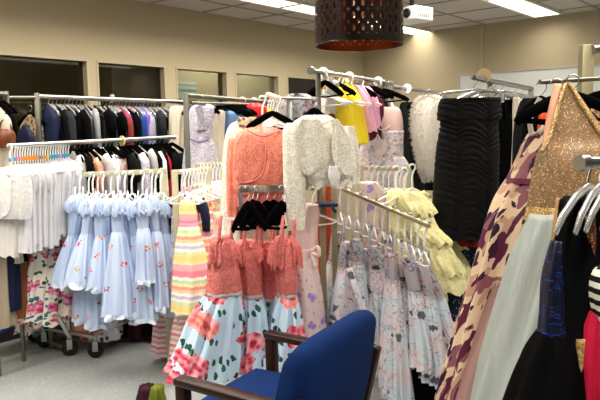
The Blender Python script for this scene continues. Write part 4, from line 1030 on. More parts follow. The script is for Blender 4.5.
for i, (x, xl, xr, yb, mk, w_) in enumerate([(205, 194, 222, 318, 'stripe2', 'pink and yellow striped'), (213, 205, 230, 300, 'pastel', 'cream floral'), (222, 216, 240, 310, 'pink', 'plain pink')]):
    g = G('sundress', '%s child dress between rainbow stripes and coral dresses' % w_, 'dress', (x, 200, 4.0+.15*i), -15)
    g.loft('body', [(212, x-6, x+6), (236, x-8, x+8), (yb, xl, xr, .09)], T[mk], hd=.05, amp=.013, npl=9, seed=i+30, hem=.006).done()

# ---- coral and rose dresses
CD = [ # hook x, bodice top y, ruffle box, waist(y,xl,xr), hem(y,xl,xr), d, yaw
 (247, 236, (211, 229, 241, 266), (292, 209, 240), (372, 170, 238), 2.92, 28),
 (256, 240, (236, 252, 243, 266), (294, 240, 260), (368, 232, 264), 3.02, 25),
 (266, 242, (254, 270, 244, 272), (297, 256, 276), (372, 252, 280), 3.12, 22),
 (281, 236, (270, 293, 238, 268), (294, 279, 295), (366, 262, 302), 2.98, 15),
 (273, 244, (262, 274, 246, 268), (296, 266, 286), (368, 258, 292), 3.22, 18)]
cl = ['leftmost, with the widest skirt', 'second from the left', 'middle one, mostly hidden between its neighbours', 'rightmost, beside the pale floral dress', 'pushed back between the middle and rightmost ones']
for i, (x, yt, rb, wst, hm, d, yaw) in enumerate(CD):
    hk = (x, 188.6, d+.1); wx = (wst[1]+wst[2])/2; cxb = (rb[0]+rb[1])/2*.4+wx*.6
    g = G('sundress', 'coral lace dress with rose print skirt, '+cl[i], 'dress', (x, 188.6, d), yaw, 'coral lace dresses with rose print skirts')
    g.loft('bodice', [(yt, cxb-8, cxb+8, .03, .002), (yt+10, cxb-11, cxb+11, .055), ((yt+wst[0])/2+6, wst[1]*.6+(cxb-12)*.4, wst[2]*.6+(cxb+12)*.4, .07), (wst[0], wst[1], wst[2], .07)], T['clace2'], amp=.006, npl=7, seed=i+2)
    g.loft('skirt', [(wst[0]-1, wst[1]+.6, wst[2]-.6, .068, .004), (wst[0]+20, wst[1]*.72+hm[1]*.28, wst[2]*.72+hm[2]*.28, .1), ((wst[0]+hm[0])/2+12, wst[1]*.4+hm[1]*.6, wst[2]*.4+hm[2]*.6, .13), (hm[0], hm[1], hm[2], .16)], T['rose'], amp=.024, npl=12, seed=i+5, N=64, hem=.01)
    g.loft('skirt>waistband', [(wst[0]-2, wst[1]-.3, wst[2]+.3, .074), (wst[0], wst[1]-.6, wst[2]+.6, .077), (wst[0]+1.6, wst[1]-.3, wst[2]+.3, .074)], T['greyp'], amp=.004, npl=7, seed=i+2, cap=False, sub=3)
    sx = (rb[0]+rb[1])/2
    g.loft('ruffle_sleeve', [(rb[2]-3, cxb-5, cxb-1, .012, .001), (rb[2]+3, cxb-11, cxb-1, .022, .006), (rb[2]+11, rb[0]+1, cxb-2, .03, .010), (rb[3]-5, rb[0], cxb-3, .034, .014), (rb[3]-1, rb[0]+1, cxb-6, .034, .016)], T['clace2'], amp=.012, npl=11, seed=i+8, N=52, hem=.022, dd=-.045)
    g.loft('ruffle_sleeve', [(rb[2]-2, cxb+4, cxb+8, .012, .001), (rb[2]+4, cxb+4, cxb+12, .022, .006), (rb[2]+11, cxb+5, cxb+15, .03, .010), (rb[3]-4, cxb+6, cxb+16, .034, .014)], T['clace2'], amp=.012, npl=11, seed=i+11, N=52, hem=.022, dd=-.02)
    g.loft('neckline_frill', [(yt+1, cxb-8.5, cxb+8.5, .04, .003), (yt+6, cxb-10.5, cxb+10.5, .055, .008)], T['clace2'], amp=.008, npl=18, seed=i, N=64, cap=False, hem=.006)
    g.cord('strap', [(cxb-4, yt+6, -.06), (cxb-3, yt-6, -.05), (cxb-2, yt-16, -.03), (cxb-1, yt-20, -.01)], .008, T['clace2'], 8, .35)
    g.cord('strap', [(cxb+8, yt+5, -.02), (cxb+9.5, yt-8, -.01), (cxb+10, yt-16, 0)], .008, T['clace2'], 8, .35)
    g.done()
    hang_on('black', (x, 188.6, d), 58-4*i, .115, 'black velvet hanger of the coral dress '+cl[i].split(',')[0], 'black hangers of the coral dresses', zs=1.4)
for i, (x, d) in enumerate([(252, 3.2), (262, 3.3), (287, 3.3)]):
    hang_on('black', (x, 188.4, d), 60-6*i, .115, 'spare black velvet hanger on the cross rail, %s from the left' % nth(i), 'black hangers of the coral dresses', zs=1.35)
# ---- lace pieces and bolero jackets
g = G('dress', 'long cream lace dress edge behind the coral bolero jacket', 'dress', (262, 98, 3.48), 8)
g.loft('body', [(121, 236, 262, .03, 0), (128, 228, 270, .05, 0), (150, 225, 272), (200, 222, 270), (260, 220, 268, .08)], T['wlace'], hd=.06, amp=.012, npl=8, seed=3)
g.loft('yoke', [(117, 240, 262, .02), (121, 236, 264, .04), (127, 232, 266, .055)], T['leo'], amp=.003, label='beige lace yoke'); g.done()
hang_on('white', (262, 98, 3.48), 8, .17, 'white hanger of the long cream lace dress', None)
hk = (272, 103, 3.3)
g = G('bolero_jacket', 'coral lace bolero jacket on a black hanger in the middle', 'jacket', hk, 5)
g.loft('body', [(127, 250, 272, .02, 0), (130, 241, 280, .035, 0), (136, 236, 286, .055, .002), (150, 233, 289, .075), (172, 232, 289, .085), (186, 232, 288, .08), (193, 234, 286, .07)], T['clace'], amp=.006, npl=5, seed=4, N=64)
g.loft('front_panel', [(134, 243, 252, .006), (140, 238, 260, .01), (150, 235, 265, .012), (165, 234, 265, .012), (176, 235, 261, .012), (183, 239, 251, .008)], T['clace'], amp=.003, npl=4, seed=2, dd=-.085, N=36)
g.cord('body>front_edge', [(250, 131, -.03), (257, 139, -.075), (264, 142, -.09), (266, 150, -.098), (265, 165, -.1), (260, 177, -.1), (250, 182, -.098), (238, 183, -.085)], .004, T['coral'], 8)
g.cord('body>collar', [(247, 130, -.03), (256, 134, -.06), (264, 136, -.07), (273, 133, -.055), (280, 130, -.02)], .005, T['coral'], 8)
g.loft('sleeve', [(138, 230, 240, .04), (165, 227, 241, .05), (195, 227, 240, .05), (216, 228, 238, .045)], T['clace'], amp=.007, npl=5, seed=5, dd=.02, N=28)
g.loft('sleeve', [(138, 282, 291, .04), (165, 281, 293, .05), (195, 281, 292, .05), (208, 282, 291, .045)], T['clace'], amp=.007, npl=5, seed=6, dd=.03, N=28)
g.loft('lining_hem', [(188, 236, 287, .06), (198, 236, 288, .065), (206, 238, 286, .06)], T['coral'], amp=.012, npl=14, seed=3)
g.mesh('body>neck_tag', M().box(g.L(267, 131, -.055), (.016, .003, .012), None, .001), T['offwhite']); g.done()
hang_on('black', hk, 5, .13, 'black velvet hanger of the coral bolero jacket', None)
hk = (308, 99.5, 3.28)
g = G('bolero_jacket', 'white lace bolero jacket with tied front and long sleeves', 'jacket', (308, 99.5, 3.1), 8)
g.loft('body', [(115, 305, 327, .02, 0), (118, 299, 333, .035, 0), (124, 292, 340, .055, .002), (138, 288, 349, .085), (160, 292, 353, .09), (174, 298, 353, .085), (182, 306, 346, .07)], T['wlace'], amp=.007, npl=6, seed=4, N=64)
g.loft('front_panel', [(119, 301, 318, .008), (126, 296, 323, .012), (138, 294, 327, .014), (152, 294, 329, .016), (164, 296, 327, .014), (172, 301, 318, .010), (175, 305, 312, .006)], T['wlace'], amp=.005, npl=6, seed=3, dd=-.095, N=44)
g.loft('front_panel', [(119, 331, 337, .008), (128, 332, 343, .012), (142, 332, 350, .014), (156, 333, 353, .014), (168, 337, 354, .012), (175, 343, 353, .008)], T['wlace'], amp=.005, npl=6, seed=5, dd=-.10, N=44)
g.cord('neck_trim', [(304, 117, -.03), (316, 121, -.07), (324, 123, -.08), (332, 119, -.05)], .004, T['white'], 8)
g.loft('lower_frill', [(176, 304, 350, .07, .004), (181, 305, 351, .075, .008), (186, 308, 350, .075, .012)], T['wlace'], amp=.01, npl=12, seed=5, N=64, cap=False, hem=.01)
g.loft('tie_end', [(166, 329, 337, .012), (176, 328, 340, .016), (184, 331, 338, .012), (187, 333, 336, .008)], T['wlace2'], dd=-.12, N=20)
g.loft('sleeve', [(123, 288, 296, .035), (134, 284, 301, .055), (175, 284, 304, .06), (205, 284, 304, .055), (229, 286, 303, .05)], T['wlace'], amp=.008, npl=5, seed=7, dd=-.06, N=32)
g.loft('sleeve', [(126, 342, 352, .045), (145, 344, 357, .05), (165, 346, 359, .05), (184, 348, 358, .045)], T['wlace'], amp=.008, npl=5, seed=8, dd=.02, N=32)
g.done(); hang_on('black', (314, 99, 3.12), 8, .075, 'black velvet hanger of the white lace bolero jacket', None)
# stack of white hanger necks above the coral bolero
for i in range(5):
    hang_on('white', (268+i*2.4, 95+i*.9, 3.46-.02*i), -35, .15, 'empty white hanger above the coral bolero, %s from the left' % nth(i), 'empty white hangers above the coral bolero', mk_y)
g = G('blouse', 'grey and white patterned blouse behind the two bolero jackets', 'blouse', (300, 88, 3.55), -10)
g.loft('body', [(94, 290, 306), (100, 282, 314), (112, 276, 318), (150, 278, 318)], T['greyd'], hd=.05, amp=.006, seed=5).done()
# pale pink floral dress right of the coral ones
hk = (312, 189, 3.34)
g = G('dress', 'pale pink dress with lavender flowers below the white bolero sleeve', 'dress', hk, 20)
g.loft('bodice', [(204, 300, 316), (216, 293, 318), (250, 292, 314)], cloth('pale_pink_net', '#e6c8c6', .8), hd=.055, amp=.006, npl=8, seed=3)
g.loft('sash', [(248, 291, 314.5), (253, 290.5, 315), (258, 291, 315)], cloth('pink_sash', '#e9cfcb', .5), hd=.062, amp=.003)
g.loft('skirt', [(256, 291, 314, .06, .003), (290, 291, 319, .09), (335, 294, 325, .11), (350, 294, 327, .12)], T['lav'], amp=.014, npl=9, seed=6, N=52)
g.cord('sash>sash_bow', [(311, 252, -.07), (318, 247, -.08), (319, 256, -.08), (312, 254, -.075), (316, 268, -.08)], .009, cloth('pink_bow', '#e9cfcb', .5), 8, .4); g.done()
hang_on('white', hk, 20, .14, 'white hanger of the pale pink lavender-flowered dress', None)
g = G('dress', 'narrow burnt orange lace dress between the twin posts', 'dress', (327, 180, 3.62), 10)
g.loft('body', [(184, 322, 332), (220, 320, 334), (300, 318, 336)], lace('orange_lace', '#c8543a', '#8a2f1e', 60), hd=.05, amp=.01, seed=3).done()
g = G('dress', 'beige chiffon dress right of the twin posts', 'dress', (344, 170, 3.75), 10)
g.loft('body', [(176, 334, 352), (186, 332, 358), (240, 331, 360), (330, 326, 364, .1)], T['cream'], hd=.06, amp=.014, npl=9, seed=3).done()
g = G('dress', 'pink and lilac patterned dress behind the first waterfall hangers', 'dress', (366, 172, 3.85), 10)
g.loft('body', [(182, 356, 376), (200, 354, 384), (250, 350, 392), (330, 346, 396, .1)], T['lav'], hd=.06, amp=.014, npl=9, seed=4).done()

# ---- upper right rack: yellow and pink tops
YL = [(328, 'offwhite', 'white jersey', 'blouse', (80, 326, 338), (92, 323, 337), (114, 321, 334)), (331, 'yellow', 'yellow knit', 'blouse', (87, 332, 342), (102, 333, 348), (143, 345, 359)), (334, 'tan', 'tan strappy', 'blouse', (88, 327, 335), (100, 325, 334), (118, 326, 335)),
      (338, 'yellow', 'yellow knit', 'blouse', (86, 333, 346), (100, 335, 355), (142, 346, 365)), (342, 'yellow', 'yellow knit', 'blouse', (84.5, 338, 350), (100, 338, 357), (144, 351, 367)), (346, 'yellow', 'yellow knit', 'blouse', (84, 342, 353), (100, 343, 360), (138, 354, 367)),
      (351, 'pink', 'pink jersey', 'blouse', (84.5, 346, 360), (100, 347, 368), (132, 354, 376)), (356, 'pink', 'pink jersey', 'blouse', (85, 352, 366), (100, 353, 373), (128, 358, 378)), (362, 'pink', 'pink jersey', 'blouse', (86, 357, 371), (100, 358, 377), (126, 362, 380)),
      (369, 'maroon', 'maroon satin', 'blouse', (90, 364, 376), (104, 365, 383), (140, 366, 386)), (374, 'blacklace', 'black lace', 'blouse', (92, 368, 380), (106, 368, 388), (146, 368, 390))]
yn = {}
for i, (x, mk, w_, n_, r0, r1, r2_) in enumerate(YL):
    t = (x-311)/81.; hk = dist(RY[0], RY[1], t); hk = (hk[0], hk[1], hk[2]); yn[w_] = yn.get(w_, -1)+1
    cnt = sum(1 for q in YL if q[2] == w_)
    lab = '%s %s on the tall rack%s' % (w_, n_, '' if cnt == 1 else ', %s of %s from its near end' % (nth(yn[w_]), {2: 'two', 3: 'three', 4: 'four'}[cnt]))
    g = G('blouse', lab, 'blouse', hk, -28, '%s tops on the tall rack' % w_ if cnt > 1 else None)
    c0 = (r0[1]+r0[2])/2
    g.loft('body', [(r0[0], c0-3, c0+3, .02, 0), (r0[0]+3, r0[1], r0[2], .035, .001)+(), (r1[0], r1[1], r1[2], .045, .005), ((r1[0]+r2_[0])/2, (r1[1]+r2_[1])/2, (r1[2]+r2_[2])/2, .05, .008), (r2_[0], r2_[1], r2_[2], .055, .010)], T[mk], amp=.008, npl=9, seed=i, N=36, hem=.006)
    if i > 1: g.loft('sleeve', [(r0[0]+5, r0[1]-1, r0[1]+6, .03), (r1[0]+4, r1[1]-2, r1[1]+5, .035), (r1[0]+24, (r1[1]*.5+r2_[1]*.5)-1, (r1[1]*.5+r2_[1]*.5)+6, .035)], T[mk], amp=.006, npl=6, seed=i+3, dd=-.05, N=24)
    g.done()
    kind = 'black' if i in (2, 7, 9, 10) else 'white'
    hang_on(kind, hk, -28, .14, '%s hanger of the %s %s%s on the tall rack' % (kind, w_, n_, '' if cnt == 1 else ' %s from the near end' % nth(yn[w_])), 'hangers on the tall rack', mk_o if kind == 'white' else None)
hang_on('black', (325, 73, 3.7), 0, .10, 'large empty black hanger at the near end of the tall rack', None)
for i in range(4): hang_on('white', dist(RY[0], RY[1], .13+.035*i), -28, .14, 'bare white hanger with orange marker, %s from the end cap' % nth(i), 'bare white hangers by the end cap', mk_o)
hk = (380, 82, 4.45)
g = G('dress', 'grey and blush lace print dress behind the grey rack post', 'dress', hk, -18)
g.loft('yoke', [(107, 376, 396, .02), (111, 370, 400, .035), (122, 366, 402, .05), (132, 365, 402, .055)], sheer('blush_net', '#e0c2bb', .75), amp=.002)
g.loft('bodice', [(131, 364, 403, .056, .002), (145, 362, 402, .07), (158, 358, 402, .075)], T['pinklace'], amp=.005)
g.loft('skirt', [(157, 356, 403, .075, .004), (172, 350, 408, .1), (210, 344, 412, .12)], T['pinklace'], amp=.014, npl=9, seed=4, N=52)
g.cord('neck_trim', [(368, 112, -.04), (372, 122, -.055), (382, 130, -.062), (392, 124, -.058), (399, 112, -.035)], .004, T['offwhite'], 6)
for s in (0, 1): g.cord('strap', [(371+24*s, 110, -.02), (374+17*s, 103, 0)], .01, T['offwhite'], 8, .4)
g.done(); hang_on('black', (384, 82.5, 4.5), -18, .17, 'black hanger of the grey and blush lace print dress', None)
hk = (410, 89, 5.2)
g = G('blouse', 'black lace top with beaded edge left of the white fur', 'blouse', hk, -25)
g.loft('body', [(102, 404, 414, .02), (106, 402, 424, .04), (116, 402, 425), (140, 403, 421), (200, 402, 424, .07)], T['blacklace'], hd=.06, amp=.01, seed=3)
g.loft('sleeve', [(108, 418, 428, .05), (120, 417, 429, .06), (136, 414, 424, .05)], T['blacklace'], amp=.012, npl=9, seed=5, dd=-.06, N=28); g.done()
# white fur
hk = (428, 91, 5.0)
g = G('fur_stole', 'fluffy white fur stole hanging beside the black ruched dress', 'stole', hk, -15)
g.loft('body', [(97, 423, 434, .03), (101, 417, 441, .06), (112, 413, 443, .09), (130, 413, 443, .1), (150, 416, 442, .09), (168, 420, 440, .07), (180, 425, 437, .04)], T['fur'], amp=.004, npl=5, seed=3, N=48)
body = g.parts[-1]; k = M(); rf = random.Random(2); cx_ = g.L(429, 130)
for v_ in body[1]:
    for q in range(4):
        c_ = Vector((v_.x+rf.uniform(-.012, .012), v_.y, v_.z+rf.uniform(-.014, .014)))
        n_ = Vector((v_.x-cx_.x, (v_.y-cx_.y)*1.6, 0)).normalized(); dr = (n_+Vector((rf.uniform(-.9, .9), rf.uniform(-.9, .9), rf.uniform(-1, .7)))).normalized()
        k.tube([c_-n_*.006, c_+dr*.010, c_+dr*.02+Vector((0, 0, -.004))], [.0022, .0016, .0003], 3, 1, False)
g.parts.append(('fur_pile', k.v, k.f, T['fur'], None)); o = g.done()
for ch in o.children:
    if ch.name.startswith('fur_pile'): ch['kind'] = 'stuff'
hang_on('black', hk, -15, .16, 'black hanger holding the white fur stole', None)

# ---- grey floral dresses on the waterfall arm
GN = 12
GD = [ # t, hem y, xl, xr, waist y, push back
 (.04, 345, 317, 346, 262, .12), (.13, 340, 332, 356, 268, .0), (.22, 372, 345, 369, 262, -.06), (.31, 350, 362, 382, 268, .1), (.40, 372, 370, 387, 270, .0), (.49, 356, 384, 400, 276, .12),
 (.57, 397, 385, 407, 280, -.05), (.65, 364, 402, 416, 290, .0), (.73, 368, 414, 434, 292, -.04), (.80, 356, 424, 440, 298, .1), (.87, 382, 426, 446, 296, .03), (.94, 372, 440, 458, 296, .08)]
gl = ['first on the waterfall arm, nearest the twin posts', 'second along the arm', 'third along the arm with a folded sash', 'fourth along the arm', 'fifth along the arm', 'sixth along the arm, in the middle', 'seventh along the arm, hem lowest of all', 'eighth along the arm', 'ninth along the arm', 'tenth along the arm', 'eleventh along the arm', 'last at the outer end, beside the yellow lace']
for i, (t, yh, xl, xr, yw_, pb) in enumerate(GD):
    hk = dist(RG[0], RG[1], t); x = hk[0]; cx = (xl+xr)/2; y0 = hk[1]; wx = x*.45+cx*.55; yt = y0+44+6*(i % 2)
    g = G('sundress', 'grey floral child sundress, '+gl[i], 'dress', (hk[0], hk[1], hk[2]+pb), 22, 'grey floral sundresses on the waterfall arm')
    ww = 6 if i < 5 else 5.5
    g.loft('bodice', [(yt, x*.7+wx*.3-5.5, x*.7+wx*.3+5.5, .03), (yt+8, x*.5+wx*.5-ww, x*.5+wx*.5+ww, .04), (yw_, wx-ww, wx+ww, .04)], T['greyd'], amp=.004, npl=7, seed=i)
    g.loft('skirt', [(yw_-1, wx-ww, wx+ww, .04, .004), ((yw_*2+yh)/3, wx*.6+cx*.4-(xr-xl)*.38, wx*.6+cx*.4+(xr-xl)*.38, .065, .009), (yh-18, cx-(xr-xl)*.48, cx+(xr-xl)*.48, .08), (yh, xl, xr, .085)], T['grey'], amp=.021, npl=12, seed=i+3, N=52, hem=.006)
    g.loft('skirt>waistband', [(yw_-2, wx-ww-.3, wx+ww+.3, .043), (yw_+1.5, wx-ww-.5, wx+ww+.5, .045)], T['greyp'], amp=.003, cap=False)
    for s in (-1, 1): g.cord('strap', [(x*.7+wx*.3+s*4.5, yt+4, -.02), (x*.9+wx*.1+s*4.2, yt-10, -.012), (x+s*4, y0+26, 0)], .0065, T['greyd'], 8, .4)
    if i == 2: g.cord('sash', [(349, 268, -.11), (356, 290, -.13), (364, 312, -.13), (374, 340, -.12)], .017, T['grey'], 8, .25)
    g.done(); hang_on('white', hk, -70+4*(i % 4), .036, 'white hanger of the grey sundress '+gl[i].split(',')[0], 'white hangers on the waterfall arm')
g = G('skirt', 'white net underskirt hem below the grey floral sundresses', 'skirt', (376, 300, 3.25), 10)
g.loft('body', [(340, 364, 392), (370, 362, 400), (394, 360, 404, .09)], sheer('white_net', '#c9c8c4', .6), hd=.06, amp=.014, npl=11, seed=4).done()
# yellow lace dresses
YD = [(404, 182, 3.35, [(192, 398, 410, .03), (200, 396, 428, .05), (222, 404, 434, .07), (250, 418, 450, .09), (278, 428, 461, .1), (290, 434, 462, .1)], 'front'), (396, 180, 3.5, [(190, 390, 404, .03), (198, 388, 418, .05), (222, 392, 424, .07), (260, 400, 438, .09), (300, 408, 446, .1)], 'back'), (412, 178, 3.6, [(192, 410, 424, .03), (198, 408, 430, .05), (226, 414, 440, .07), (262, 428, 466, .1), (282, 434, 468, .1)], 'right')]
for i, (x, y, d, rows, w_) in enumerate(YD):
    hk = (x, y-12, d)
    g = G('dress', ['pale yellow lace dress nearest the end of the waterfall arm', 'pale yellow lace dress pushed back behind the waterfall arm', 'pale yellow lace dress closest to the black ruched dress'][i], 'dress', hk, 15, 'pale yellow lace dresses')
    g.loft('body', rows, T['ylace'], amp=.013, npl=9, seed=i+2, N=52, hem=.012)
    for q, (y1, y2) in enumerate(((rows[1][0], rows[1][0]+14), (rows[2][0]+4, rows[2][0]+20), (rows[3][0]+2, rows[3][0]+22))):
        w0_ = rows[q+1]; w1_ = rows[min(q+2, len(rows)-1)]
        g.loft('ruffle', [(y1, w0_[1]-.5, w0_[2]+.5, w0_[3]+.008, .006), ((y1+y2)/2, (w0_[1]+w1_[1])/2-1, (w0_[2]+w1_[2])/2+1, w1_[3]+.01, .014), (y2, w1_[1]-1+2, w1_[2]-2, w1_[3]+.014, .02)], T['ylace'], amp=.018, npl=17, seed=q+i, N=72, hem=.014, cap=False)
    g.done(); hang_on('white', hk, 15, .12, 'white hanger of the yellow lace dress at the %s' % w_, 'white hangers of the yellow lace dresses')

# ---- black ruched dress
hk = (474, 78, 3.42)
g = G('dress', 'black strapless ruched dress on a clear clip hanger', 'dress', hk, -6)
def sw(P, th, v):
    s = math.sin(th)
    if v < .12: A_, ph, q = .006, P.z*110+2.2*abs(P.x*7)**1.3, 0
    else:
        u = (P.x+.25)/.155; u = (u-math.floor(u))*2-1; q = .014*(1-abs(u)**6)-.010; A_ = .0042+.002*math.sin(P.z*37+P.x*9); ph = P.z*205-7.5*(1-u*u)+1.8*math.sin(P.x*31)+1.6*math.sin(P.z*41+P.x*17)
    return P+Vector((math.cos(th)*.4, s, 0))*(A_*math.sin(ph)+q)
g.loft('body', [(98.5, 441, 499, .04), (106, 439, 500, .06), (118, 438, 500, .075), (124, 441, 497, .07), (150, 437, 498, .085), (190, 434, 497, .09), (238, 431, 496, .1)], T['swag'], N=120, sub=26, fn=sw)
g.loft('neck_edge', [(98, 441, 499, .043), (101, 440.5, 499.5, .05)], T['black'], cap=False)
g.done(); hang_on('clip', (474, 78, 3.42), -6, .165, 'clear clip hanger holding the black ruched dress', None)
g = G('gown', 'long plain black gown directly right of the ruched dress', 'gown', (502, 83, 3.7), -15)
g.loft('body', [(100, 496, 512, .03), (106, 490, 519, .05), (130, 489, 522, .06), (180, 486, 523), (260, 478, 522, .09)], T['black'], hd=.07, amp=.014, npl=8, seed=4).done()
g = G('dress', 'black dress with red ruffled trim below the ruched dress', 'dress', (464, 120, 3.6), -8)
g.loft('body', [(135, 448, 480), (200, 444, 482), (240, 442, 488, .08)], T['blacklace'], hd=.07, amp=.01, npl=8, seed=4)
g.loft('trim', [(234, 441, 489, .082), (239, 440, 490, .09), (244, 440, 490, .09)], cloth('red_trim', '#b01830', .6), amp=.012, npl=16, N=64, cap=False); g.done()
g = G('dress', 'dark navy dotted dress below the red trim', 'dress', (466, 225, 3.68), -8)
g.loft('body', [(238, 450, 484), (270, 446, 484), (318, 440, 488, .1)], T['navydot'], hd=.07, amp=.014, npl=8, seed=4).done()
g = G('gown', 'black long skirt spread on the floor below the grey sundresses', 'gown', (430, 300, 3.35), 0)
g.loft('body', [(320, 424, 446), (360, 408, 456, .1), (402, 396, 470, .14)], T['black'], hd=.08, amp=.018, npl=9, seed=5).done()

# ---- floral plum gown and gold beaded gown
hk = (536, 84, 2.15)
g = G('gown', 'long beige gown with plum leaf print left of the beaded gown', 'gown', hk, -18)
g.loft('bodice', [(132, 530, 540, .02), (140, 525, 549, .04), (156, 519, 551, .06), (180, 508, 549, .07)], T['marf'], amp=.003)
g.loft('skirt', [(179, 508, 549, .07, .004), (200, 499, 536, .09), (240, 485, 518, .11), (300, 468, 498, .12), (360, 452, 482, .13), (420, 437, 466, .14)], T['marf'], amp=.02, npl=7, seed=7, N=64)
g.loft('skirt_godet', [(182, 520, 548, .05, .003), (210, 516, 543, .06), (250, 508, 536, .08), (300, 496, 524, .1), (360, 480, 508, .12), (420, 464, 496, .13)], T['marf'], amp=.024, npl=7, seed=9, N=56, dd=.11)
g.loft('waistband', [(177, 508.5, 549.5, .072), (182, 506, 549, .078)], T['maroon'], cap=False)
g.cord('strap', [(532, 136, -.03), (530, 122, -.02), (534, 110, 0), (540, 98, 0)], .008, T['cream'], 8, .4)
g.cord('strap', [(538, 134, -.03), (545, 126, -.03), (552, 120, -.02), (560, 112, 0)], .009, T['cream'], 8, .4); g.done()
hang_on('black', (556, 82, 2.08), -20, .12, 'wide black velvet hanger above the plum print gown', None)
hk = (572, 76, 1.98)
g = G('gown', 'gold beaded gown with a grey tulle skirt at the right', 'gown', hk, -15)
g.loft('bodice', [(82, 565.5, 570, .012), (92, 562, 576, .02), (106, 558, 585, .03), (122, 554, 595, .045), (140, 549, 606, .06), (150, 542, 608, .075), (165, 538, 607, .085), (190, 533, 605, .085), (216, 531, 601, .08)], T['seq'], amp=.002, N=64)
g.cord('neck_trim', [(570, 84, -.02), (578, 98, -.035), (588, 114, -.05), (598, 130, -.06), (606, 140, -.06)], .006, T['gseq'], 8)
g.cord('arm_trim', [(565, 84, -.015), (559, 104, -.03), (554, 124, -.045), (548, 142, -.055), (541, 152, -.06)], .006, T['gseq'], 8)
g.cord('strap', [(546, 150, -.05), (548, 130, -.03), (553, 105, -.02), (558, 84, 0)], .011, cloth('peach_ribbon', '#d9a283', .4), 8, .3, 'peach ribbon strap')
g.loft('waistband', [(205, 530, 602, .085), (216, 528, 601, .09), (220, 527, 600, .09)], T['gseq'], amp=.002, cap=False, label='dense gold sequin waist')
g.loft('underskirt', [(214, 526, 590, .07, .004), (250, 511, 575, .09), (300, 491, 555, .11), (350, 471, 536, .13), (400, 454, 520, .15), (440, 439, 510, .16)], T['mauve'], amp=.02, npl=8, seed=6, N=64, dd=.08)
g.loft('skirt', [(214, 533, 602, .09, .004), (250, 521, 592, .12), (300, 506, 578, .15), (350, 491, 562, .17), (400, 477, 552, .19), (440, 465, 544, .2)], T['tulle'], amp=.024, npl=9, seed=8, N=72, dd=-.05)
g.done()
hang_on('black', (572, 78, 2.0), -15, .16, 'black velvet hanger of the gold beaded gown', None)
for i, (x, y, d, yw) in enumerate([(604, 78, 2.2, -35), (620, 78, 2.3, -35), (541, 84, 2.25, 5)]):
    hang_on('black', (x, y, d), yw, [.17, .17, .085][i], ['black hanger at the right edge behind the bronze post', 'black hanger outermost at the right edge', 'flat black hanger left of the plum print gown hanger'][i], None)
for i, (x, mk, w_, yb, d, l, r_) in enumerate([(545, 'black', 'black', 260, 2.5, 528, 560), (532, 'blacklace', 'black lace', 260, 2.62, 518, 548), (604, 'black2', 'soft black', 300, 2.35, 585, 625), (598, 'pastel', 'pink floral', 220, 2.28, 590, 614), (618, 'seq', 'gold net', 300, 2.2, 596, 640)]):
    g = G('gown', '%s gown at the right, %s' % (w_, ['behind the peach ribbon strap', 'in the gap right of the plain black gown', 'behind the bronze post', 'just right of the beaded bodice', 'cut by the right edge']
        [i]), 'gown', (x, 82, d), -20)
    g.loft('body', [(98, x-5, x+5, .02), (106, l+5, r_-5, .04), (130, l, r_), (180, l-2, r_), (yb, l-8, r_-4, .1)], T[mk], hd=.06, amp=.012, npl=8, seed=i+4)
    g.done()
for x, d, mk, lb, rows in ((515, 3.1, 'cream', 'blush strap gown squeezed between the black gowns and plum gown', [(97, 514, 518, .01), (112, 513, 520, .02), (135, 513, 522, .03), (190, 510, 524, .05)]),
        (521, 2.9, 'bluesheer', 'pale blue satin gown strip left of the plum print gown', [(112, 519, 522, .01), (126, 517, 525, .02), (160, 516, 528, .03), (200, 514, 530, .05)]),
        (543, 2.4, 'orange', 'small orange top behind the plum gown straps', [(113, 541, 545, .01), (119, 539, 548, .02), (135, 538, 549, .02)])):
    g = G('gown' if mk != 'orange' else 'blouse', lb, 'gown' if mk != 'orange' else 'blouse', (x, 88, d), -20)
    g.loft('body', rows, T[mk] if mk != 'orange' else cloth('orange_jersey', '#e2542a', .7), amp=.005, npl=7, seed=3, N=28).done()

# ---- nearest rack: dark dresses on clear hangers
NBR = [(588, 1.44, 48), (600, 1.47, 52), (612, 1.5, 50), (626, 1.53, 50), (642, 1.56, 48)]
for i, (x, d, yw) in enumerate(NBR):
    t = (x-582)/178.; hang_on('clear', dist(RN[0], RN[1], t), yw, .185, 'clear plastic hanger on the nearest rail, %s from its end' % nth(i), 'clear hangers on the nearest rail')
hk = dist(RN[0], RN[1], 6/178.)
g = G('gown', 'black gown with cobalt sequin bodice at the lower right', 'gown', hk, 35)
g.loft('bodice', [(240, 553, 565, .015), (256, 549, 570, .025), (280, 545, 572, .035), (310, 543, 576, .04), (332, 541, 580, .045)], T['useq'], amp=.003, N=48)
g.loft('skirt', [(330, 541, 582, .045, .003), (350, 530, 596, .07), (380, 515, 615, .09), (420, 497, 636, .11)], T['black'], amp=.016, npl=8, seed=4, N=56)
g.cord('strap', [(556, 236, -.02), (556, 215, -.01), (558, 198, 0)], .005, T['tan'], 8, .5); g.cord('strap', [(578, 238, -.01), (580, 220, 0), (582, 205, 0)], .005, T['black'], 8, .5); g.done()
hk = dist(RN[0], RN[1], 18/178.)
g = G('gown', 'black gown with bronze sequin panel on the nearest rail', 'gown', hk, 35)
g.loft('body', [(196, 566, 592, .02), (206, 558, 606, .035), (260, 556, 620, .05), (330, 554, 630, .07), (420, 545, 640, .1)], T['black2'], amp=.01, npl=8, seed=5, N=48)
g.loft('panel', [(214, 585, 593, .012), (240, 584, 594, .014), (284, 582, 592, .014)], T['bseq'], dd=-.05, label='bronze sequin panel', N=20); g.done()
g = G('gown', 'ochre satin dress strip behind the clear hangers', 'gown', (566, 170, 1.62), 30)
g.loft('body', [(215, 560, 572), (250, 556, 574), (340, 552, 580)], T['ochre'], hd=.03, amp=.005, seed=4).done()
hk = dist(RN[0], RN[1], 34/178.)
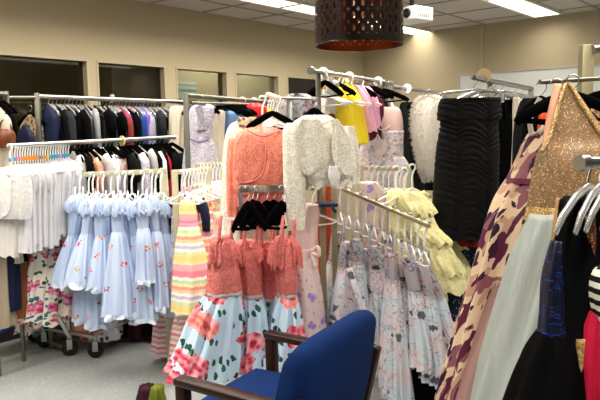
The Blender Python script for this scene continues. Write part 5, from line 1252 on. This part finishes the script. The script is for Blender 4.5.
g = G('dress', 'black and cream banded top with a bright red skirt at the right edge', 'dress', (616, 162.7, 1.36), 30)
g.loft('bodice', [(266, 598, 640, .03), (274, 592, 648, .045), (296, 592, 648, .05), (318, 598, 644, .045)], T['zebra'], amp=.004, N=48)
g.loft('skirt', [(312, 594, 604, .03, .003), (340, 589, 602), (400, 581, 600), (430, 578, 598)], cloth('bright_red_satin', '#cf1f45', .45), hd=.05, amp=.012, npl=6, seed=4, N=48); g.done()
g = G('dress', 'gold sequin dress strip left of the bright red skirt', 'dress', (586, 300, 1.38), 30)
g.loft('body', [(338, 576, 590), (360, 573, 592), (420, 570, 596)], T['gseq'], hd=.03, amp=.004, seed=4).done()

# ---- dividers on the rails
disc(112, 98.5, 5.05, .033, plain('ivory_plastic', '#dccfa6', .5), 'ivory size divider disc on the rear rail under the windows', 40)
disc(37.5, 97, 4.56, .028, m_whitep, 'white divider disc at the left end of the rear rail', 40)
disc(122, 141, 4.72, .038, plain('printed_disc', '#cfc07c', .5), 'yellowish size divider disc on the white-shirt rail', 38)
for i, (x, y, d) in enumerate([(242, 101, 5.5), (254, 101.5, 5.7)]): disc(x, y, d, .037, m_whitep, 'white divider disc on the double-rail rack, %s of the pair' % ['left', 'right'][i], 25)
for i, (x, y, d) in enumerate([(323, 73, 3.75), (349, 77, 4.1), (378, 81.3, 4.55)]): disc(x, y, d, .034, m_whitep, 'white divider disc on the tall rack, %s from the end cap' % nth(i), 28)
disc(407, 88.5, 5.2, .038, m_whitep, 'white divider disc above the black lace top', 30)
disc(484, 75.5, 3.6, .04, plain('beige_disc', '#d6c39c', .5), 'beige size divider disc above the black ruched dress', 33)
g = G('blouse', 'red satin top on the double-rail rack behind the coral bolero', 'blouse', (255, 101, 5.5), -20)
g.loft('body', [(103, 252, 258, .03), (106, 247, 263, .06), (112, 243, 268, .07), (150, 244, 266)], T['red'], hd=.07, amp=.01, seed=3).done()
hk = (200, 96.7, 4.9)
g = G('dress', 'lavender lace dress hanging by the double-rail rack post', 'dress', hk, -20)
g.loft('bodice', [(104, 198, 208, .02), (108, 190, 215, .05), (120, 188, 214, .06), (138, 188, 210, .06)], T['lavlace'], amp=.006, npl=8, seed=4)
g.loft('skirt', [(137, 188, 210, .06, .004), (155, 186, 216, .08), (200, 182, 220, .11)], T['lavlace'], amp=.014, npl=9, seed=5, N=48)
g.cord('sash', [(189, 138, -.07), (199, 141, -.085), (211, 137, -.07)], .012, T['lilac'], 8, .4)
g.loft('ruffle', [(107, 196, 208, .05, .004), (118, 199, 212, .065, .01), (130, 198, 207, .06, .012)], T['lavlace'], amp=.012, npl=11, seed=6, dd=-.05); g.done()
hang_on('black', hk, -20, .16, 'black hanger of the lavender lace dress', None)
g = G('gown', 'cream gown between the lavender lace dress and the denim', 'gown', (216, 98.5, 5.1), -20)
g.loft('body', [(110, 212, 219, .03), (114, 209, 224, .05), (140, 208, 223), (200, 204, 226, .1)], T['cream'], hd=.06, amp=.012, npl=8, seed=4).done()
g = G('gown', 'ivory gown hanging left of the double-rail rack post', 'gown', (179, 101.8, 5.25), -30)
g.loft('body', [(106, 175, 183, .03), (110, 172, 185, .05), (135, 171, 184), (200, 166, 186, .1)], T['cream'], hd=.06, amp=.012, npl=8, seed=6).done()
g = G('jacket', 'light blue denim jacket on the double-rail rack', 'jacket', (228, 99.5, 5.2), -20)
g.loft('body', [(111, 224, 231, .03), (115, 219, 236, .05), (130, 220, 236), (168, 221, 234, .06)], T['denim'], hd=.06, amp=.008, npl=6, seed=4)
g.loft('sleeve', [(116, 233, 239, .04), (135, 234, 240, .045), (160, 234, 239, .04)], T['denim'], amp=.006, seed=3, N=24); g.done()

# ---- floor odds and ends
A = on_z(-6, 338, .0); B = on_z(20, 336, .0)
k = M(); k.beam(A+Vector((0, 0, .002)), B+Vector((0, 0, .002)), .02, .003, .0008); tag(k.build('tape_strip', plain('blue_tape', '#3f7f96', .6)), 'short blue tape strip on the floor at the left edge', 'tape')
g = G('dress', 'yellow green child dress hem low beside the pink checked dress', 'dress', (158, 360, 3.55), 0)
g.loft('body', [(386, 153, 162), (402, 150, 165), (420, 148, 167)], cloth('lime_cloth', '#6f7a28', .8), hd=.05, amp=.01, seed=4).done()
g = G('dress', 'dark patterned child dress hem low left of the armchair arm', 'dress', (146, 370, 3.6), 0)
g.loft('body', [(386, 140, 154), (410, 136, 158)], T['dmar'], hd=.05, amp=.01, seed=5).done()
